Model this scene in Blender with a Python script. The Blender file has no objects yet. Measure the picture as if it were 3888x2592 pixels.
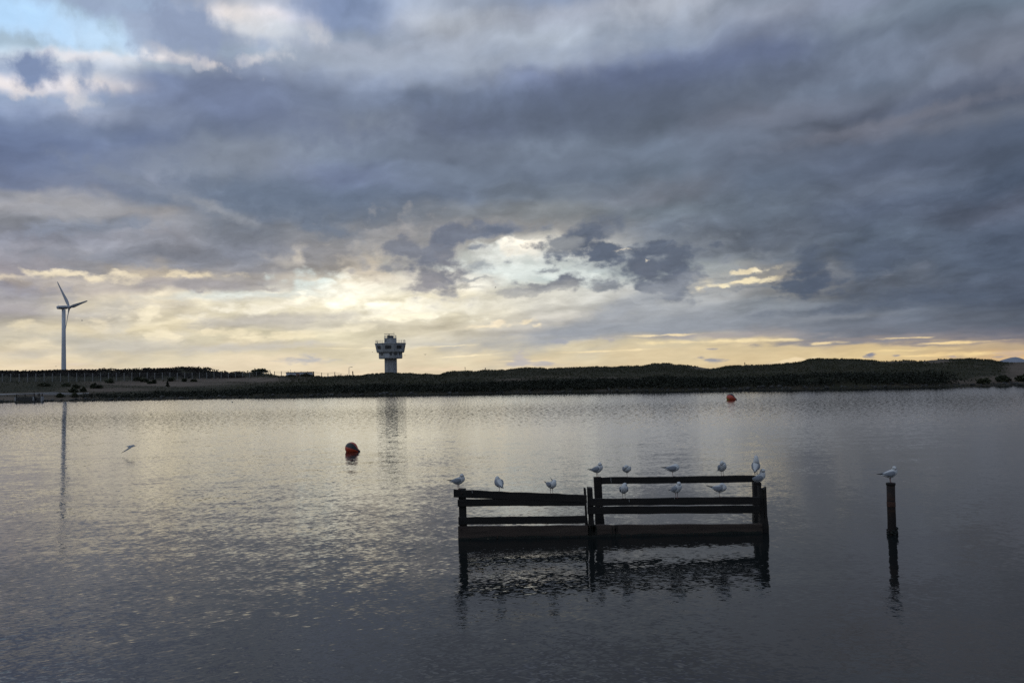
import bpy, bmesh, math, random
import numpy as np
from mathutils import Vector, Matrix

random.seed(7)
rng = np.random.default_rng(7)
R = math.radians
scene = bpy.context.scene
COL = scene.collection

# ------------------------------------------------------------------ camera
CAM_H = 3.45                      # eye above the water, metres
F_PX, CX, CY = 3152.0, 1944.0, 1296.0
PITCH = math.atan((1414.0 - CY) / F_PX)
ROLL = R(1.2)                     # the photographer held it a little clockwise
cam_d = bpy.data.cameras.new('camera')
cam_d.sensor_width = 22.2
cam_d.lens = 22.2 * F_PX / 3888.0
cam_d.clip_start = 0.1
cam_d.clip_end = 40000
cam = bpy.data.objects.new('camera', cam_d)
COL.objects.link(cam)
cam.location = (0, 0, CAM_H)
_f = Vector((0, math.cos(PITCH), math.sin(PITCH)))
_u = Vector((0, -math.sin(PITCH), math.cos(PITCH)))
_r = Vector((1, 0, 0))
_rc = _r * math.cos(ROLL) - _u * math.sin(ROLL)
_uc = _u * math.cos(ROLL) + _r * math.sin(ROLL)
cam.rotation_euler = Matrix((_rc, _uc, -_f)).transposed().to_euler()
scene.camera = cam


def ray(px, py):
    """direction through a photo pixel, scaled so that y == 1"""
    ix, iy = (px - CX) / F_PX, -(py - CY) / F_PX
    cx = ix * math.cos(ROLL) + iy * math.sin(ROLL)
    cz = iy * math.cos(ROLL) - ix * math.sin(ROLL)
    y = math.cos(PITCH) - math.sin(PITCH) * cz
    z = math.sin(PITCH) + math.cos(PITCH) * cz
    return cx / y, z / y


def HOR(px):
    """photo row of the true horizon above a photo column"""
    return 1414.0 - (px - CX) * math.tan(ROLL)


def W(px, py, y):
    a, b = ray(px, py)
    return Vector((a * y, y, CAM_H + b * y))


# ------------------------------------------------------------------ view
scene.render.engine = 'CYCLES'
scene.view_settings.view_transform = 'Standard'
scene.view_settings.look = 'None'
scene.view_settings.exposure = 0.0
scene.view_settings.gamma = 1.0
scene.view_settings.use_curve_mapping = False
scene.cycles.use_denoising = False
scene.cycles.max_bounces = 6
scene.cycles.diffuse_bounces = 2
scene.cycles.glossy_bounces = 4
scene.cycles.sample_clamp_indirect = 6.0
scene.cycles.caustics_reflective = False
scene.cycles.caustics_refractive = False

# ------------------------------------------------------------------ sky
SUN_AZ, SUN_EL = -3.0, 8.0        # behind the dark cloud, a little left of centre
world = bpy.data.worlds.new('World')
scene.world = world
world.use_nodes = True
WT = world.node_tree
for n in list(WT.nodes):
    WT.nodes.remove(n)


def lin(c):
    g = (c[0] + c[1] + c[2]) / 3.0
    if c[2] > c[0] + 4:                # slate cloud: steel rather than violet
        k = 0.0 if c[1] > 200 else 0.10
        c = [(c[0] + (g - c[0]) * k) * 0.992, (c[1] + (g - c[1]) * k) * 1.002, c[2] + (g - c[2]) * k]
    elif c[0] > c[2] + 10:             # cream light: paler
        c = [v + (g - v) * 0.03 for v in c]
    o = []
    for v in c:
        v = v / 255.0
        o.append(v / 12.92 if v <= 0.04045 else ((v + 0.055) / 1.055) ** 2.4)
    return o


def nd(t, **kw):
    n = WT.nodes.new(t)
    for k, v in kw.items():
        setattr(n, k, v)
    return n


def put(sock, v):
    if isinstance(v, bpy.types.NodeSocket):
        WT.links.new(v, sock)
    else:
        sock.default_value = v


def M(op, a, b=0.0, c=0.0, clamp=False):
    n = nd('ShaderNodeMath', operation=op, use_clamp=clamp)
    put(n.inputs[0], a); put(n.inputs[1], b); put(n.inputs[2], c)
    return n.outputs[0]


def VM(op, a, b=(0, 0, 0), c=(0, 0, 0)):
    n = nd('ShaderNodeVectorMath', operation=op)
    put(n.inputs[0], a); put(n.inputs[1], b)
    if op in ('MULTIPLY_ADD',):
        put(n.inputs[2], c)
    return n.outputs['Value'] if op in ('LENGTH', 'DOT_PRODUCT') else n.outputs[0]


def SM(v, a, b, lo=0.0, hi=1.0, kind='SMOOTHSTEP'):
    n = nd('ShaderNodeMapRange', interpolation_type=kind)
    put(n.inputs['Value'], v); put(n.inputs['From Min'], a); put(n.inputs['From Max'], b)
    put(n.inputs['To Min'], lo); put(n.inputs['To Max'], hi)
    return n.outputs['Result']


def MIX(f, a, b):
    n = nd('ShaderNodeMix', data_type='RGBA')
    put(n.inputs[0], f)
    put(n.inputs[6], a if isinstance(a, bpy.types.NodeSocket) else (*a, 1.0))
    put(n.inputs[7], b if isinstance(b, bpy.types.NodeSocket) else (*b, 1.0))
    return n.outputs[2]


def NOISE(v, scale, detail=4.0, rough=0.55, dist=0.0, color=False):
    n = nd('ShaderNodeTexNoise', noise_dimensions='2D')
    put(n.inputs['Vector'], v)
    n.inputs['Scale'].default_value = scale
    n.inputs['Detail'].default_value = detail
    n.inputs['Roughness'].default_value = rough
    n.inputs['Distortion'].default_value = dist
    return n.outputs['Color'] if color else n.outputs[0]


DEG = 180.0 / math.pi


def px2deg(px, py):
    a, b = ray(px, py)
    return math.atan(a) * DEG, math.atan2(b, math.hypot(1, a)) * DEG


tc = nd('ShaderNodeTexCoord')
sep = nd('ShaderNodeSeparateXYZ')
WT.links.new(tc.outputs['Generated'], sep.inputs[0])
dx, dy, dz = sep.outputs
AZ = M('MULTIPLY', M('ARCTAN2', dx, dy), DEG)
EL = M('MULTIPLY', M('ARCSINE', dz), DEG)
ELP = M('MAXIMUM', EL, -1.0)
comb = nd('ShaderNodeCombineXYZ')
put(comb.inputs[0], AZ); put(comb.inputs[1], ELP)
P = comb.outputs[0]
EV = M('MULTIPLY', M('LOGARITHM', M('ADD', ELP, 5.0), math.e), 9.0)
cq = nd('ShaderNodeCombineXYZ')
put(cq.inputs[0], M('MULTIPLY', AZ, 0.45)); put(cq.inputs[1], EV)
Q = cq.outputs[0]

q2 = nd('ShaderNodeCombineXYZ')
EV2 = M('MULTIPLY', M('LOGARITHM', M('ADD', ELP, 9.0), math.e), 13.0)
put(q2.inputs[0], M('MULTIPLY', AZ, 0.22)); put(q2.inputs[1], M('SUBTRACT', EV2, M('MULTIPLY', AZ, 0.05)))
Q2 = q2.outputs[0]

# slow and fine wandering of the cloud edges
w1 = VM('SUBTRACT', NOISE(Q, 0.28, 3, 0.5, color=True), (0.5, 0.5, 0.5))
w2 = VM('SUBTRACT', NOISE(Q, 1.15, 6, 0.62, color=True), (0.5, 0.5, 0.5))
PW = VM('MULTIPLY_ADD', w1, (3.4, 1.7, 0), P)
w2b = VM('SUBTRACT', NOISE(Q, 0.75, 2, 0.5, color=True), (0.5, 0.5, 0.5))
PW = VM('MULTIPLY_ADD', w2b, (2.4, 1.1, 0), PW)
flat = nd('ShaderNodeCombineXYZ')
put(flat.inputs[0], 1.0); put(flat.inputs[1], SM(ELP, 1.2, 5.5, 0.22, 1.0))
PS = VM('MULTIPLY_ADD', VM('MULTIPLY', w2, flat.outputs[0]), (1.9, 1.0, 0), P)
PS = VM('MULTIPLY_ADD', VM('MULTIPLY', w1, flat.outputs[0]), (0.8, 0.5, 0), PS)
sp = nd('ShaderNodeSeparateXYZ')
WT.links.new(PW, sp.inputs[0])
UW, VW = sp.outputs[0], sp.outputs[1]

# sky painted by direction: columns of azimuth, each a ramp over elevation.
# entry: photo row, colour, how much cloud or veil hides the clear sky
SKY = {
 0: [(0,192,222,252,.35),(110,194,224,251,.35),(190,208,216,228,.8),(235,150,165,192),(300,230,224,226),(350,146,163,194),(420,132,148,182),(500,112,128,165),
     (600,105,118,152),(680,110,120,147),(725,142,144,155),(780,157,156,163),(835,150,152,162),(900,148,150,165),(960,156,154,165),(1020,165,160,166),(1060,190,180,172),
     (1095,165,160,168),(1140,160,157,167),(1185,175,170,170),(1240,206,198,182),(1300,216,206,182),(1350,224,210,182),(1400,230,212,180)],
 300: [(0,165,185,215,.8),(55,188,220,250,.35),(165,196,225,250,.35),(195,226,226,232),(250,192,200,216),(310,226,221,223),(365,152,167,196),(425,164,174,199),(490,138,153,184),
     (560,118,132,165),(640,115,128,158),(700,120,128,151),(740,153,153,161),(800,155,155,162),(845,140,146,162),(900,148,150,164),(960,155,155,165),(1020,160,158,165),
     (1075,192,183,174),(1130,232,220,194),(1190,194,188,178),(1260,224,211,181),(1320,202,196,181),(1360,226,211,181),(1400,232,212,182)],
 600: [(0,150,166,197),(70,146,161,191),(160,146,161,189),(205,222,218,219),(245,172,184,202),(300,130,145,180),(370,125,138,170),(450,130,142,170),(530,108,122,155),(600,130,140,160),
     (680,138,145,165),(745,125,135,155),(800,162,161,164),(850,150,150,158),(900,152,151,160),(965,142,145,158),(1030,205,193,176),(1070,176,169,166),(1125,238,226,199),
     (1190,238,226,197),(1260,234,221,188),(1320,206,199,183),(1370,228,215,185),(1400,231,214,184)],
 900: [(0,190,193,206),(55,226,220,219),(110,214,214,220),(150,152,164,189),(200,150,165,186),(260,138,150,178),(330,118,130,160),(420,110,122,152),(500,108,120,146),(560,130,140,158),
     (640,135,145,165),(720,125,138,160),(800,112,124,143),(850,132,137,149),(900,130,135,148),(950,135,138,150),(1010,152,151,158),(1045,182,177,173),(1080,168,164,164),
     (1125,233,229,214),(1180,244,234,205),(1240,206,199,185),(1290,230,220,190),(1330,228,215,186),(1400,232,215,185)],
 1300: [(0,130,148,185),(80,138,155,190),(140,152,166,191),(180,170,178,198),(230,160,170,190),(300,130,142,168),(380,118,130,155),(470,130,140,158),(560,125,138,160),(660,112,124,155),
     (760,102,115,138),(830,118,126,140),(880,143,144,150),(950,150,149,151),(1010,170,165,159),(1055,226,214,190),(1100,244,239,219),(1150,254,244,214),(1220,216,209,191),
     (1280,235,225,195),(1340,230,218,188),(1400,235,216,185)],
 1700: [(0,165,175,195),(90,178,184,198),(150,172,180,198),(220,155,165,185),(300,138,150,175),(380,115,128,155),(480,100,110,135),(560,108,118,140),(650,112,124,145),(740,104,115,135),
     (810,128,133,142),(860,146,147,150),(920,158,158,158),(985,205,208,202),(1010,227,234,229),(1060,244,239,224),(1130,254,244,214),(1200,244,234,205),(1260,225,215,190),(1315,206,201,188),
     (1345,232,218,186),(1400,228,210,178)],
 2100: [(0,135,148,175),(60,165,172,190),(140,165,174,190),(220,150,162,185),(290,120,132,165),(380,100,112,140),(490,92,102,122),(560,118,130,150),(650,112,124,145),(730,115,125,140),
     (800,133,137,142),(860,148,148,148),(920,220,216,204),(1000,227,234,229),(1060,220,230,228),(1120,214,212,201),(1200,205,201,191),(1260,178,178,180),(1315,224,211,180),
     (1360,220,205,172),(1400,225,205,170)],
 2500: [(0,170,175,190),(60,155,163,180),(140,138,150,172),(210,115,128,160),(280,98,110,142),(380,90,100,122),(470,95,105,122),(560,108,120,140),(640,105,117,135),(720,120,125,138),
     (800,112,122,135),(880,110,119,134),(960,125,131,142),(1040,205,212,210),(1110,188,190,189),(1200,165,168,175),(1260,160,162,170),(1300,214,200,168),(1350,222,203,165),(1400,220,198,158)],
 2900: [(0,148,158,178),(60,150,158,178),(130,130,140,165),(210,110,122,155),(280,105,116,140),(360,112,122,142),(430,115,122,140),(520,110,120,140),(600,105,115,135),(700,98,110,130),
     (800,104,115,132),(900,104,113,129),(970,110,118,131),(1010,140,141,142),(1060,158,154,148),(1100,148,149,150),(1160,140,146,155),(1235,130,136,148),(1275,150,148,150),
     (1308,224,204,164),(1360,222,200,158),(1400,218,194,152)],
 3300: [(0,135,145,168),(80,130,142,162),(150,118,130,152),(250,115,126,148),(340,102,114,135),(440,102,110,130),(500,115,120,138),(560,100,110,132),(640,98,108,130),(720,100,110,130),
     (800,92,103,125),(900,93,105,124),(1000,95,106,124),(1100,105,113,128),(1180,112,120,135),(1250,118,122,135),(1288,150,142,140),(1310,218,194,150),(1350,222,198,150),(1400,225,195,145)],
 3888: [(0,115,130,150),(100,125,135,155),(200,125,132,150),(280,118,125,145),(360,88,98,120),(430,105,112,128),(500,85,97,120),(600,88,100,122),(700,84,97,120),(800,92,100,120),
     (900,88,100,122),(1000,85,97,118),(1100,88,98,118),(1200,98,106,122),(1260,112,114,128),(1290,150,138,134),(1312,192,170,140),(1350,220,185,140),(1400,225,185,135)],
}
EL_LO, EL_HI = -1.5, 26.0
fac = SM(VW, EL_LO, EL_HI, kind='LINEAR')
base_c = base_a = None
prev_az = None
for px in sorted(SKY):
    ramp = nd('ShaderNodeValToRGB')
    put(ramp.inputs[0], fac)
    cr = ramp.color_ramp
    cr.interpolation = 'B_SPLINE' if False else 'EASE'
    stops = []
    for e in SKY[px]:
        el = px2deg(px, e[0])[1]
        stops.append(((el - EL_LO) / (EL_HI - EL_LO), lin(e[1:4]), e[4] if len(e) > 4 else 1.0))
    stops.sort(key=lambda s: s[0])
    while len(cr.elements) < len(stops):
        cr.elements.new(0.5)
    for i, (p_, c_, a_) in enumerate(stops):
        cr.elements[i].position = min(1, max(0, p_))
    for i, (p_, c_, a_) in enumerate(stops):
        cr.elements[i].position = min(1, max(0, p_))
        cr.elements[i].color = (*c_, a_)
    az = px2deg(px, 700)[0]
    if base_c is None:
        base_c, base_a = ramp.outputs[0], ramp.outputs[1]
    else:
        f = SM(UW, prev_az, az, kind='SMOOTHSTEP')
        base_c = MIX(f, base_c, ramp.outputs[0])
        base_a = M('ADD', base_a, M('MULTIPLY', f, M('SUBTRACT', ramp.outputs[1], base_a)))
    prev_az = az

# clear sky where the cloud opens
nish = nd('ShaderNodeTexSky', sky_type='NISHITA', sun_disc=False)
nish.sun_elevation = R(SUN_EL)
nish.sun_rotation = R(SUN_AZ)
nish.altitude = 0
nish.air_density = 1.0
nish.dust_density = 1.0
nish.ozone_density = 1.5
nish_c = VM('SCALE', nish.outputs[0])
nish_c.node.inputs['Scale'].default_value = 0.09
col = MIX(base_a, nish_c, base_c)

# billow and streak inside the clouds
Q2W = VM('MULTIPLY_ADD', w1, (1.6, 2.2, 0), Q2)
b1 = NOISE(Q2W, 0.8, 5, 0.48)
puf = nd('ShaderNodeTexVoronoi', voronoi_dimensions='2D', feature='SMOOTH_F1')
put(puf.inputs['Vector'], VM('MULTIPLY_ADD', w2b, (0.9, 0.7, 0), Q2W))
puf.inputs['Scale'].default_value = 0.75
puf.inputs['Detail'].default_value = 1.0
puf.inputs['Roughness'].default_value = 0.5
puf.inputs['Smoothness'].default_value = 0.8
cs = nd('ShaderNodeVectorMath', operation='MULTIPLY')
put(cs.inputs[0], Q2W); cs.inputs[1].default_value = (0.5, 1.0, 1.0)
b2 = NOISE(cs.outputs[0], 0.9, 6, 0.55)
mod = M('ADD', M('MULTIPLY_ADD', M('SUBTRACT', 0.36, puf.outputs['Distance']), 0.42, M('MULTIPLY', M('SUBTRACT', b1, 0.5), 0.5)), M('MULTIPLY', M('SUBTRACT', b2, 0.5), 0.34))
calm = SM(ELP, 0.5, 4.0, 0.35, 1.0)
mod = M('MULTIPLY', M('ADD', 1.0, M('MULTIPLY', mod, calm)), SM(ELP, 7.0, 13.0, 1.0, SM(AZ, 4.0, 20.0, 1.13, 1.02)))
sc_ = VM('SCALE', col)
put(sc_.node.inputs['Scale'], mod)
col = sc_

vor = nd('ShaderNodeTexVoronoi', voronoi_dimensions='2D', feature='SMOOTH_F1')
put(vor.inputs['Vector'], VM('MULTIPLY_ADD', w2, (0.35, 0.35, 0), Q))
vor.inputs['Scale'].default_value = 1.05
vor.inputs['Detail'].default_value = 2.0
vor.inputs['Roughness'].default_value = 0.55
vor.inputs['Smoothness'].default_value = 0.35
e1 = M('ADD', M('MULTIPLY', M('SUBTRACT', vor.outputs['Distance'], 0.50), 0.85), M('MULTIPLY', M('SUBTRACT', NOISE(Q, 1.4, 8, 0.66), 0.5), 1.15))
STROKES = [
 # cx, cy, rx, ry, rot, colour, opacity, softness, edge noise
 (1050,560,450,60,-10,(136,144,162),.6,.9,.8),(470,640,260,50,-6,(140,148,170),.5,.9,.8),(1850,570,500,40,0,(122,133,152),.6,.9,.8),(1500,235,520,60,0,(166,175,193),.5,.9,.8),
 (2250,425,760,95,-4,(92,102,122),.8,.85,.9),(2150,210,340,45,0,(166,174,190),.5,.9,.9),(690,640,270,60,-6,(139,148,164),.55,.85,.9),(900,765,330,70,6,(106,118,140),.75,.8,.9),(2650,255,350,50,-3,(100,112,143),.6,.9,.8),(3100,420,450,36,-3,(116,123,142),.6,.9,.8),(3600,355,300,30,-8,(90,99,121),.8,.8,.8),(3480,440,450,22,-6,(114,117,132),.8,.7,.8),(3560,560,480,60,-6,(90,101,123),.7,.7,.8),
 (250,560,330,110,4,(106,120,154),.7,.9,.8),(1000,420,350,70,10,(112,124,155),.7,.9,.8),(1150,770,380,60,8,(103,116,138),.8,.8,.8),(2050,640,600,30,-2,(116,127,147),.5,.9,.8),(2300,720,300,30,4,(108,118,134),.5,.9,.8),
 (1060,115,150,45,0,(204,208,217),.5,.8,1.4),(980,225,90,18,-10,(218,216,219),.7,.6,1.5),(1200,100,40,45,0,(214,213,217),.6,.7,1.6),
 (180,85,265,80,0,(194,221,250),1,.4,.9),(400,150,140,48,0,(197,223,249),.9,.45,1.0),(40,40,200,80,0,(186,219,252),1,.5,.8),(600,30,120,40,0,(190,218,246),.8,.6,1.4),
 (100,320,150,36,0,(236,229,227),.85,.5,1.6),(265,335,60,62,0,(232,226,226),.75,.6,1.6),(250,205,180,22,0,(232,230,234),.8,.5,1.6),
 (118,252,118,72,12,(126,143,180),1,.3,.75),(320,262,80,44,0,(150,164,193),.95,.4,.8),(400,345,110,55,20,(140,156,188),.8,.4,1.5),
 (330,12,230,36,6,(152,168,198),.95,.5,1.0),(900,65,95,26,20,(226,221,220),.75,.7,1.6),(1000,110,120,50,0,(200,205,214),.5,.7,1.6),
 (700,218,150,20,14,(230,224,221),.8,.55,1.6),(800,240,70,14,18,(238,228,222),.8,.5,1.4),(690,95,225,108,22,(143,157,187),1,.3,.75),(520,120,90,70,0,(160,174,202),.8,.4,1.4),
 (470,320,50,18,0,(222,220,224),.6,.7,1.6),(330,390,70,28,0,(205,206,214),.6,.7,1.6),
 (1280,40,130,60,0,(132,149,186),.9,.5,1.2),(1680,70,150,40,0,(184,190,203),.6,.8,1.4),(2500,20,150,45,0,(178,184,198),.7,.7,1.5),
 (560,700,330,30,14,(130,139,158),.7,.5,1.2),(240,770,230,28,2,(166,166,170),.8,.5,1.2),(830,800,150,22,16,(156,157,163),.6,.6,1.2),
 (170,880,180,34,-8,(138,145,164),.8,.4,1.2),(420,860,220,36,-6,(134,142,160),.85,.4,1.2),(560,905,300,26,4,(146,148,160),.7,.5,1.1),
 (480,985,420,26,3,(140,143,156),.8,.5,1.1),(1000,960,200,44,6,(132,136,150),.8,.5,1.1),
 (1080,990,80,30,0,(206,196,180),.55,.8,1.5),(1125,955,26,30,0,(226,214,194),.6,.7,1.5),
 (30,1060,55,16,0,(240,222,190),.9,.5,1.3),(330,1046,270,20,1,(242,226,194),1,.35,1.4),(700,1042,200,14,-3,(240,222,186),.9,.4,1.3),
 (130,1070,120,22,0,(182,175,172),.7,.5,1.3),(330,1075,200,18,2,(200,190,178),.7,.5,1.2),(740,1076,205,28,2,(163,159,160),1,.3,1.2),(1010,1092,70,8,4,(185,180,175),.9,.4,1),
 (90,1112,190,42,3,(158,155,166),.95,.4,1.1),(40,1170,120,30,0,(172,167,170),.8,.5,1.1),
 (950,1122,330,16,-1,(226,230,222),.85,.5,.8),(420,1150,330,30,2,(196,190,180),.6,.8,1.2),(300,1290,330,24,0,(206,200,186),.55,.8,1.1),(1200,1065,130,40,0,(226,236,232),.85,.4,1.2),
 (470,1170,120,40,0,(205,198,184),.7,.5,1.3),(545,1195,85,52,-10,(250,236,202),.9,.35,1.6),(370,1225,40,30,0,(246,230,196),.9,.4,1.6),(620,1262,90,55,0,(249,234,198),.9,.35,1.6),
 (440,1235,90,30,0,(214,206,188),.7,.5,1.3),(100,1235,60,20,0,(240,224,188),.8,.5,1.5),(120,1310,120,26,0,(236,220,186),.8,.5,1.5),(480,1310,190,20,0,(204,197,182),.8,.5,1.1),
 (80,1345,130,16,0,(198,192,182),.6,.6,1.1),
 (1120,1158,330,32,-5,(247,238,213),1,.4,1.5),(1500,1165,330,40,3,(255,248,222),1,.5,1.4),(1560,1200,180,16,-4,(255,244,210),1,.4,1.3),
 (1030,1218,370,22,-4,(197,191,180),.9,.4,1.1),(860,1262,140,22,0,(248,232,194),.9,.4,1.5),(1080,1278,180,20,-3,(247,231,192),.9,.4,1.5),(1350,1245,180,14,-5,(244,232,200),.8,.5,1.3),
 (960,1318,340,16,-2,(206,199,186),.85,.4,.9),(1190,1371,150,15,2,(189,186,184),.95,.3,1.1),(1180,1356,40,14,0,(189,186,184),.9,.35,1.1),
 (1340,1085,130,46,0,(255,249,228),.8,.6,1.4),(1400,1000,100,70,20,(222,206,180),.85,.5,1.4),(1360,930,70,70,0,(140,142,150),.8,.5,1.3),
 (1250,870,130,30,6,(108,119,138),.8,.5,1.1),
 # the ragged dark cloud and the opening to its right
 (1600,1010,200,110,14,(196,187,174),.6,.7,1.3),(1640,985,190,112,14,(170,167,166),.75,.6,1.5),(2400,975,330,100,8,(142,148,157),.65,.6,1.5),
 (1930,960,180,58,4,(234,237,230),.95,.3,1.2),(2100,1048,345,36,6,(227,234,229),.95,.3,1.2),(1985,920,110,20,2,(255,246,226),.95,.4,1.5),(1990,945,80,36,0,(250,240,220),.7,.5,1.6),
 (1690,905,146,58,-24,(113,119,136),1,.22,0.94),(1610,975,183,67,14,(120,124,138),1,.25,0.94),(1680,1048,100,70,0,(136,136,145),1,.3,1.01),(1540,945,98,43,0,(128,131,143),.95,.3,0.94),
 (1472,1016,51,18,10,(140,141,149),.9,.4,1.01),(1640,1085,49,43,0,(150,148,152),.8,.5,1.01),(1840,880,183,29,-4,(120,126,142),.95,.35,0.86),(1880,880,61,22,-6,(104,113,132),.9,.4,0.86),
 (1800,944,46,12,-6,(142,146,156),1,.35,0.94),(1818,1008,44,24,0,(160,165,170),.9,.4,1.15),(1930,994,34,14,0,(158,162,168),.9,.4,1.08),(2070,1030,58,11,0,(152,157,163),.95,.35,0.94),
 (1800,1060,60,7,0,(176,178,178),.9,.4,0.72),(1760,1085,80,9,8,(180,178,172),.8,.4,0.72),
 (2010,1106,150,15,-2,(128,131,141),1,.25,0.58),(2080,1090,120,26,-6,(120,124,136),1,.22,0.86),(2155,1072,72,40,0,(114,119,133),1,.22,0.94),(1966,1086,38,24,0,(150,152,158),.95,.3,0.94),
 (2312,1086,84,34,8,(130,136,147),1,.25,1.08),
 (2230,895,159,60,-20,(104,112,129),1,.28,0.86),(2270,945,226,62,4,(95,104,122),1,.24,1.25),(2440,955,256,53,3,(96,105,123),1,.24,1.25),(2530,1010,152,67,14,(98,107,124),1,.25,0.94),
 (2560,1085,116,62,0,(104,111,127),1,.28,1.01),(2480,1030,146,72,0,(99,107,124),1,.3,0.94),(2520,1060,134,55,10,(104,111,127),1,.28,0.94),(2150,930,73,31,0,(150,152,156),.8,.4,1.01),
 (2458,989,9,5,0,(232,220,196),.7,.4,1.15),(2370,944,30,6,0,(240,226,200),.9,.4,1.15),(2660,1085,50,26,-20,(232,220,190),.8,.4,1.22),(2645,1095,40,26,0,(135,140,150),.7,.5,1.15),
 # shafts of light and shade below the cloud
 (1850,1150,330,40,-6,(226,222,208),.6,.7,.5),(2330,1190,420,34,-22,(158,162,171),.75,.55,.45),(2200,1255,430,32,-8,(160,163,171),.75,.5,.45),(2560,1170,300,26,-26,(176,178,182),.5,.7,.4),
 (2620,1230,420,34,-3,(150,155,165),.75,.5,.6),
 (1830,1238,60,11,-6,(250,232,196),.9,.4,1.7),(1905,1226,34,14,0,(250,232,198),.9,.4,1.7),(2020,1210,56,9,-14,(250,232,196),.9,.4,1.6),(2045,1232,20,8,0,(250,232,196),.8,.4,1.6),
 # golden breaks at right
 (2850,1024,100,11,-6,(240,222,182),.95,.4,1.5),(2890,1020,30,8,0,(254,238,200),.9,.5,1.4),(2820,1076,145,14,-6,(250,232,188),.95,.35,1.5),(2740,1094,50,8,-4,(253,238,196),.9,.4,1.4),(2800,1050,120,10,-4,(140,142,146),.8,.5,1.2),(2860,1097,130,8,0,(128,134,144),.9,.4,1.2),
 (3090,1000,95,80,0,(88,98,116),1,.35,1.2),(3090,1072,150,56,-6,(84,94,113),1,.25,.9),(3005,1090,64,40,0,(88,98,116),1,.25,.9),(3340,985,190,74,0,(87,98,118),.9,.45,1.2),(3330,1085,70,22,0,(100,108,124),.7,.5,1.4),
 (3480,1020,60,30,-16,(116,122,135),.45,.8,1.5),(3380,1045,40,20,0,(124,129,141),.6,.6,1.7),(3150,1005,16,12,0,(130,134,144),.6,.6,1.6),
 (3250,1165,360,20,-4,(96,105,122),.8,.5,.8),(3600,1120,330,40,0,(84,95,115),.8,.6,.8),(3150,1205,260,12,-2,(136,140,150),.6,.6,.8),
 (2700,1275,330,12,1,(166,160,160),.8,.5,.9),(3300,1290,420,10,0,(140,135,138),.9,.5,.9),(3500,1305,140,12,0,(132,128,136),.9,.4,.9),(3160,1303,260,9,0,(140,138,143),.9,.4,.9),
 # low golden streaks over the dunes
 (2540,1272,150,5,-1,(250,226,176),.95,.5,1.4),(2680,1298,300,7,0,(250,226,172),.95,.5,1.3),(2930,1290,70,5,-3,(250,226,172),.9,.5,1.4),(3440,1282,110,4,0,(252,222,160),.95,.5,1.4),(3650,1300,180,5,-1,(253,220,156),.95,.5,1.2),(3140,1302,50,6,0,(250,222,166),.9,.5,1.5),
 (3420,1330,150,5,-1,(252,220,155),.95,.5,1.1),(3690,1342,130,9,0,(253,218,150),.9,.5,1.2),(3480,1352,70,3,0,(253,218,150),.9,.5,1.1),
 (1790,1350,110,3,-3,(252,232,190),.95,.5,1),(1720,1312,80,3,-3,(250,232,190),.9,.5,1),(2290,1332,160,3.5,-1,(252,228,178),.95,.5,1),(1970,1371,120,3,0,(248,224,182),.8,.5,1),(1400,1322,170,3,0,(250,232,190),.8,.5,1),
 (2125,1298,32,10,0,(166,166,174),.95,.35,1.5),(2315,1292,22,9,0,(178,172,172),.9,.4,1.5),(1985,1362,34,26,0,(196,188,182),.9,.35,1.6),(2000,1381,90,13,0,(188,182,180),.95,.3,1.3),(1975,1338,10,9,0,(186,180,180),.9,.4,1.5),(2060,1384,60,6,0,(190,182,176),.8,.4,1),
 (2690,1366,46,8,0,(152,150,158),.95,.35,1.3),(2660,1356,16,9,0,(150,148,157),.9,.4,1.3),(2700,1326,28,4,0,(160,156,158),.8,.4,1.2),
 (3316,1345,30,12,8,(140,138,150),1,.3,1.5),(3412,1347,28,8,0,(146,142,152),.95,.35,1.5),(3010,1376,110,13,-4,(246,222,176),.95,.4,1.6),(3060,1366,40,9,0,(240,214,168),.9,.4,1.6),(2930,1384,60,6,0,(214,192,158),.8,.5,1.2),
 (3640,1353,26,9,0,(184,164,150),.95,.35,1.5),(3820,1344,52,16,0,(206,176,146),.95,.35,1.6),(3775,1355,26,6,0,(172,156,150),.95,.4,1.4),
 (620,1390,300,5,0,(236,216,188),.7,.5,1.5),(1660,1400,120,8,0,(240,214,180),.8,.5,1.6),(250,1384,200,6,0,(226,208,184),.7,.5,1.5),
]


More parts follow.
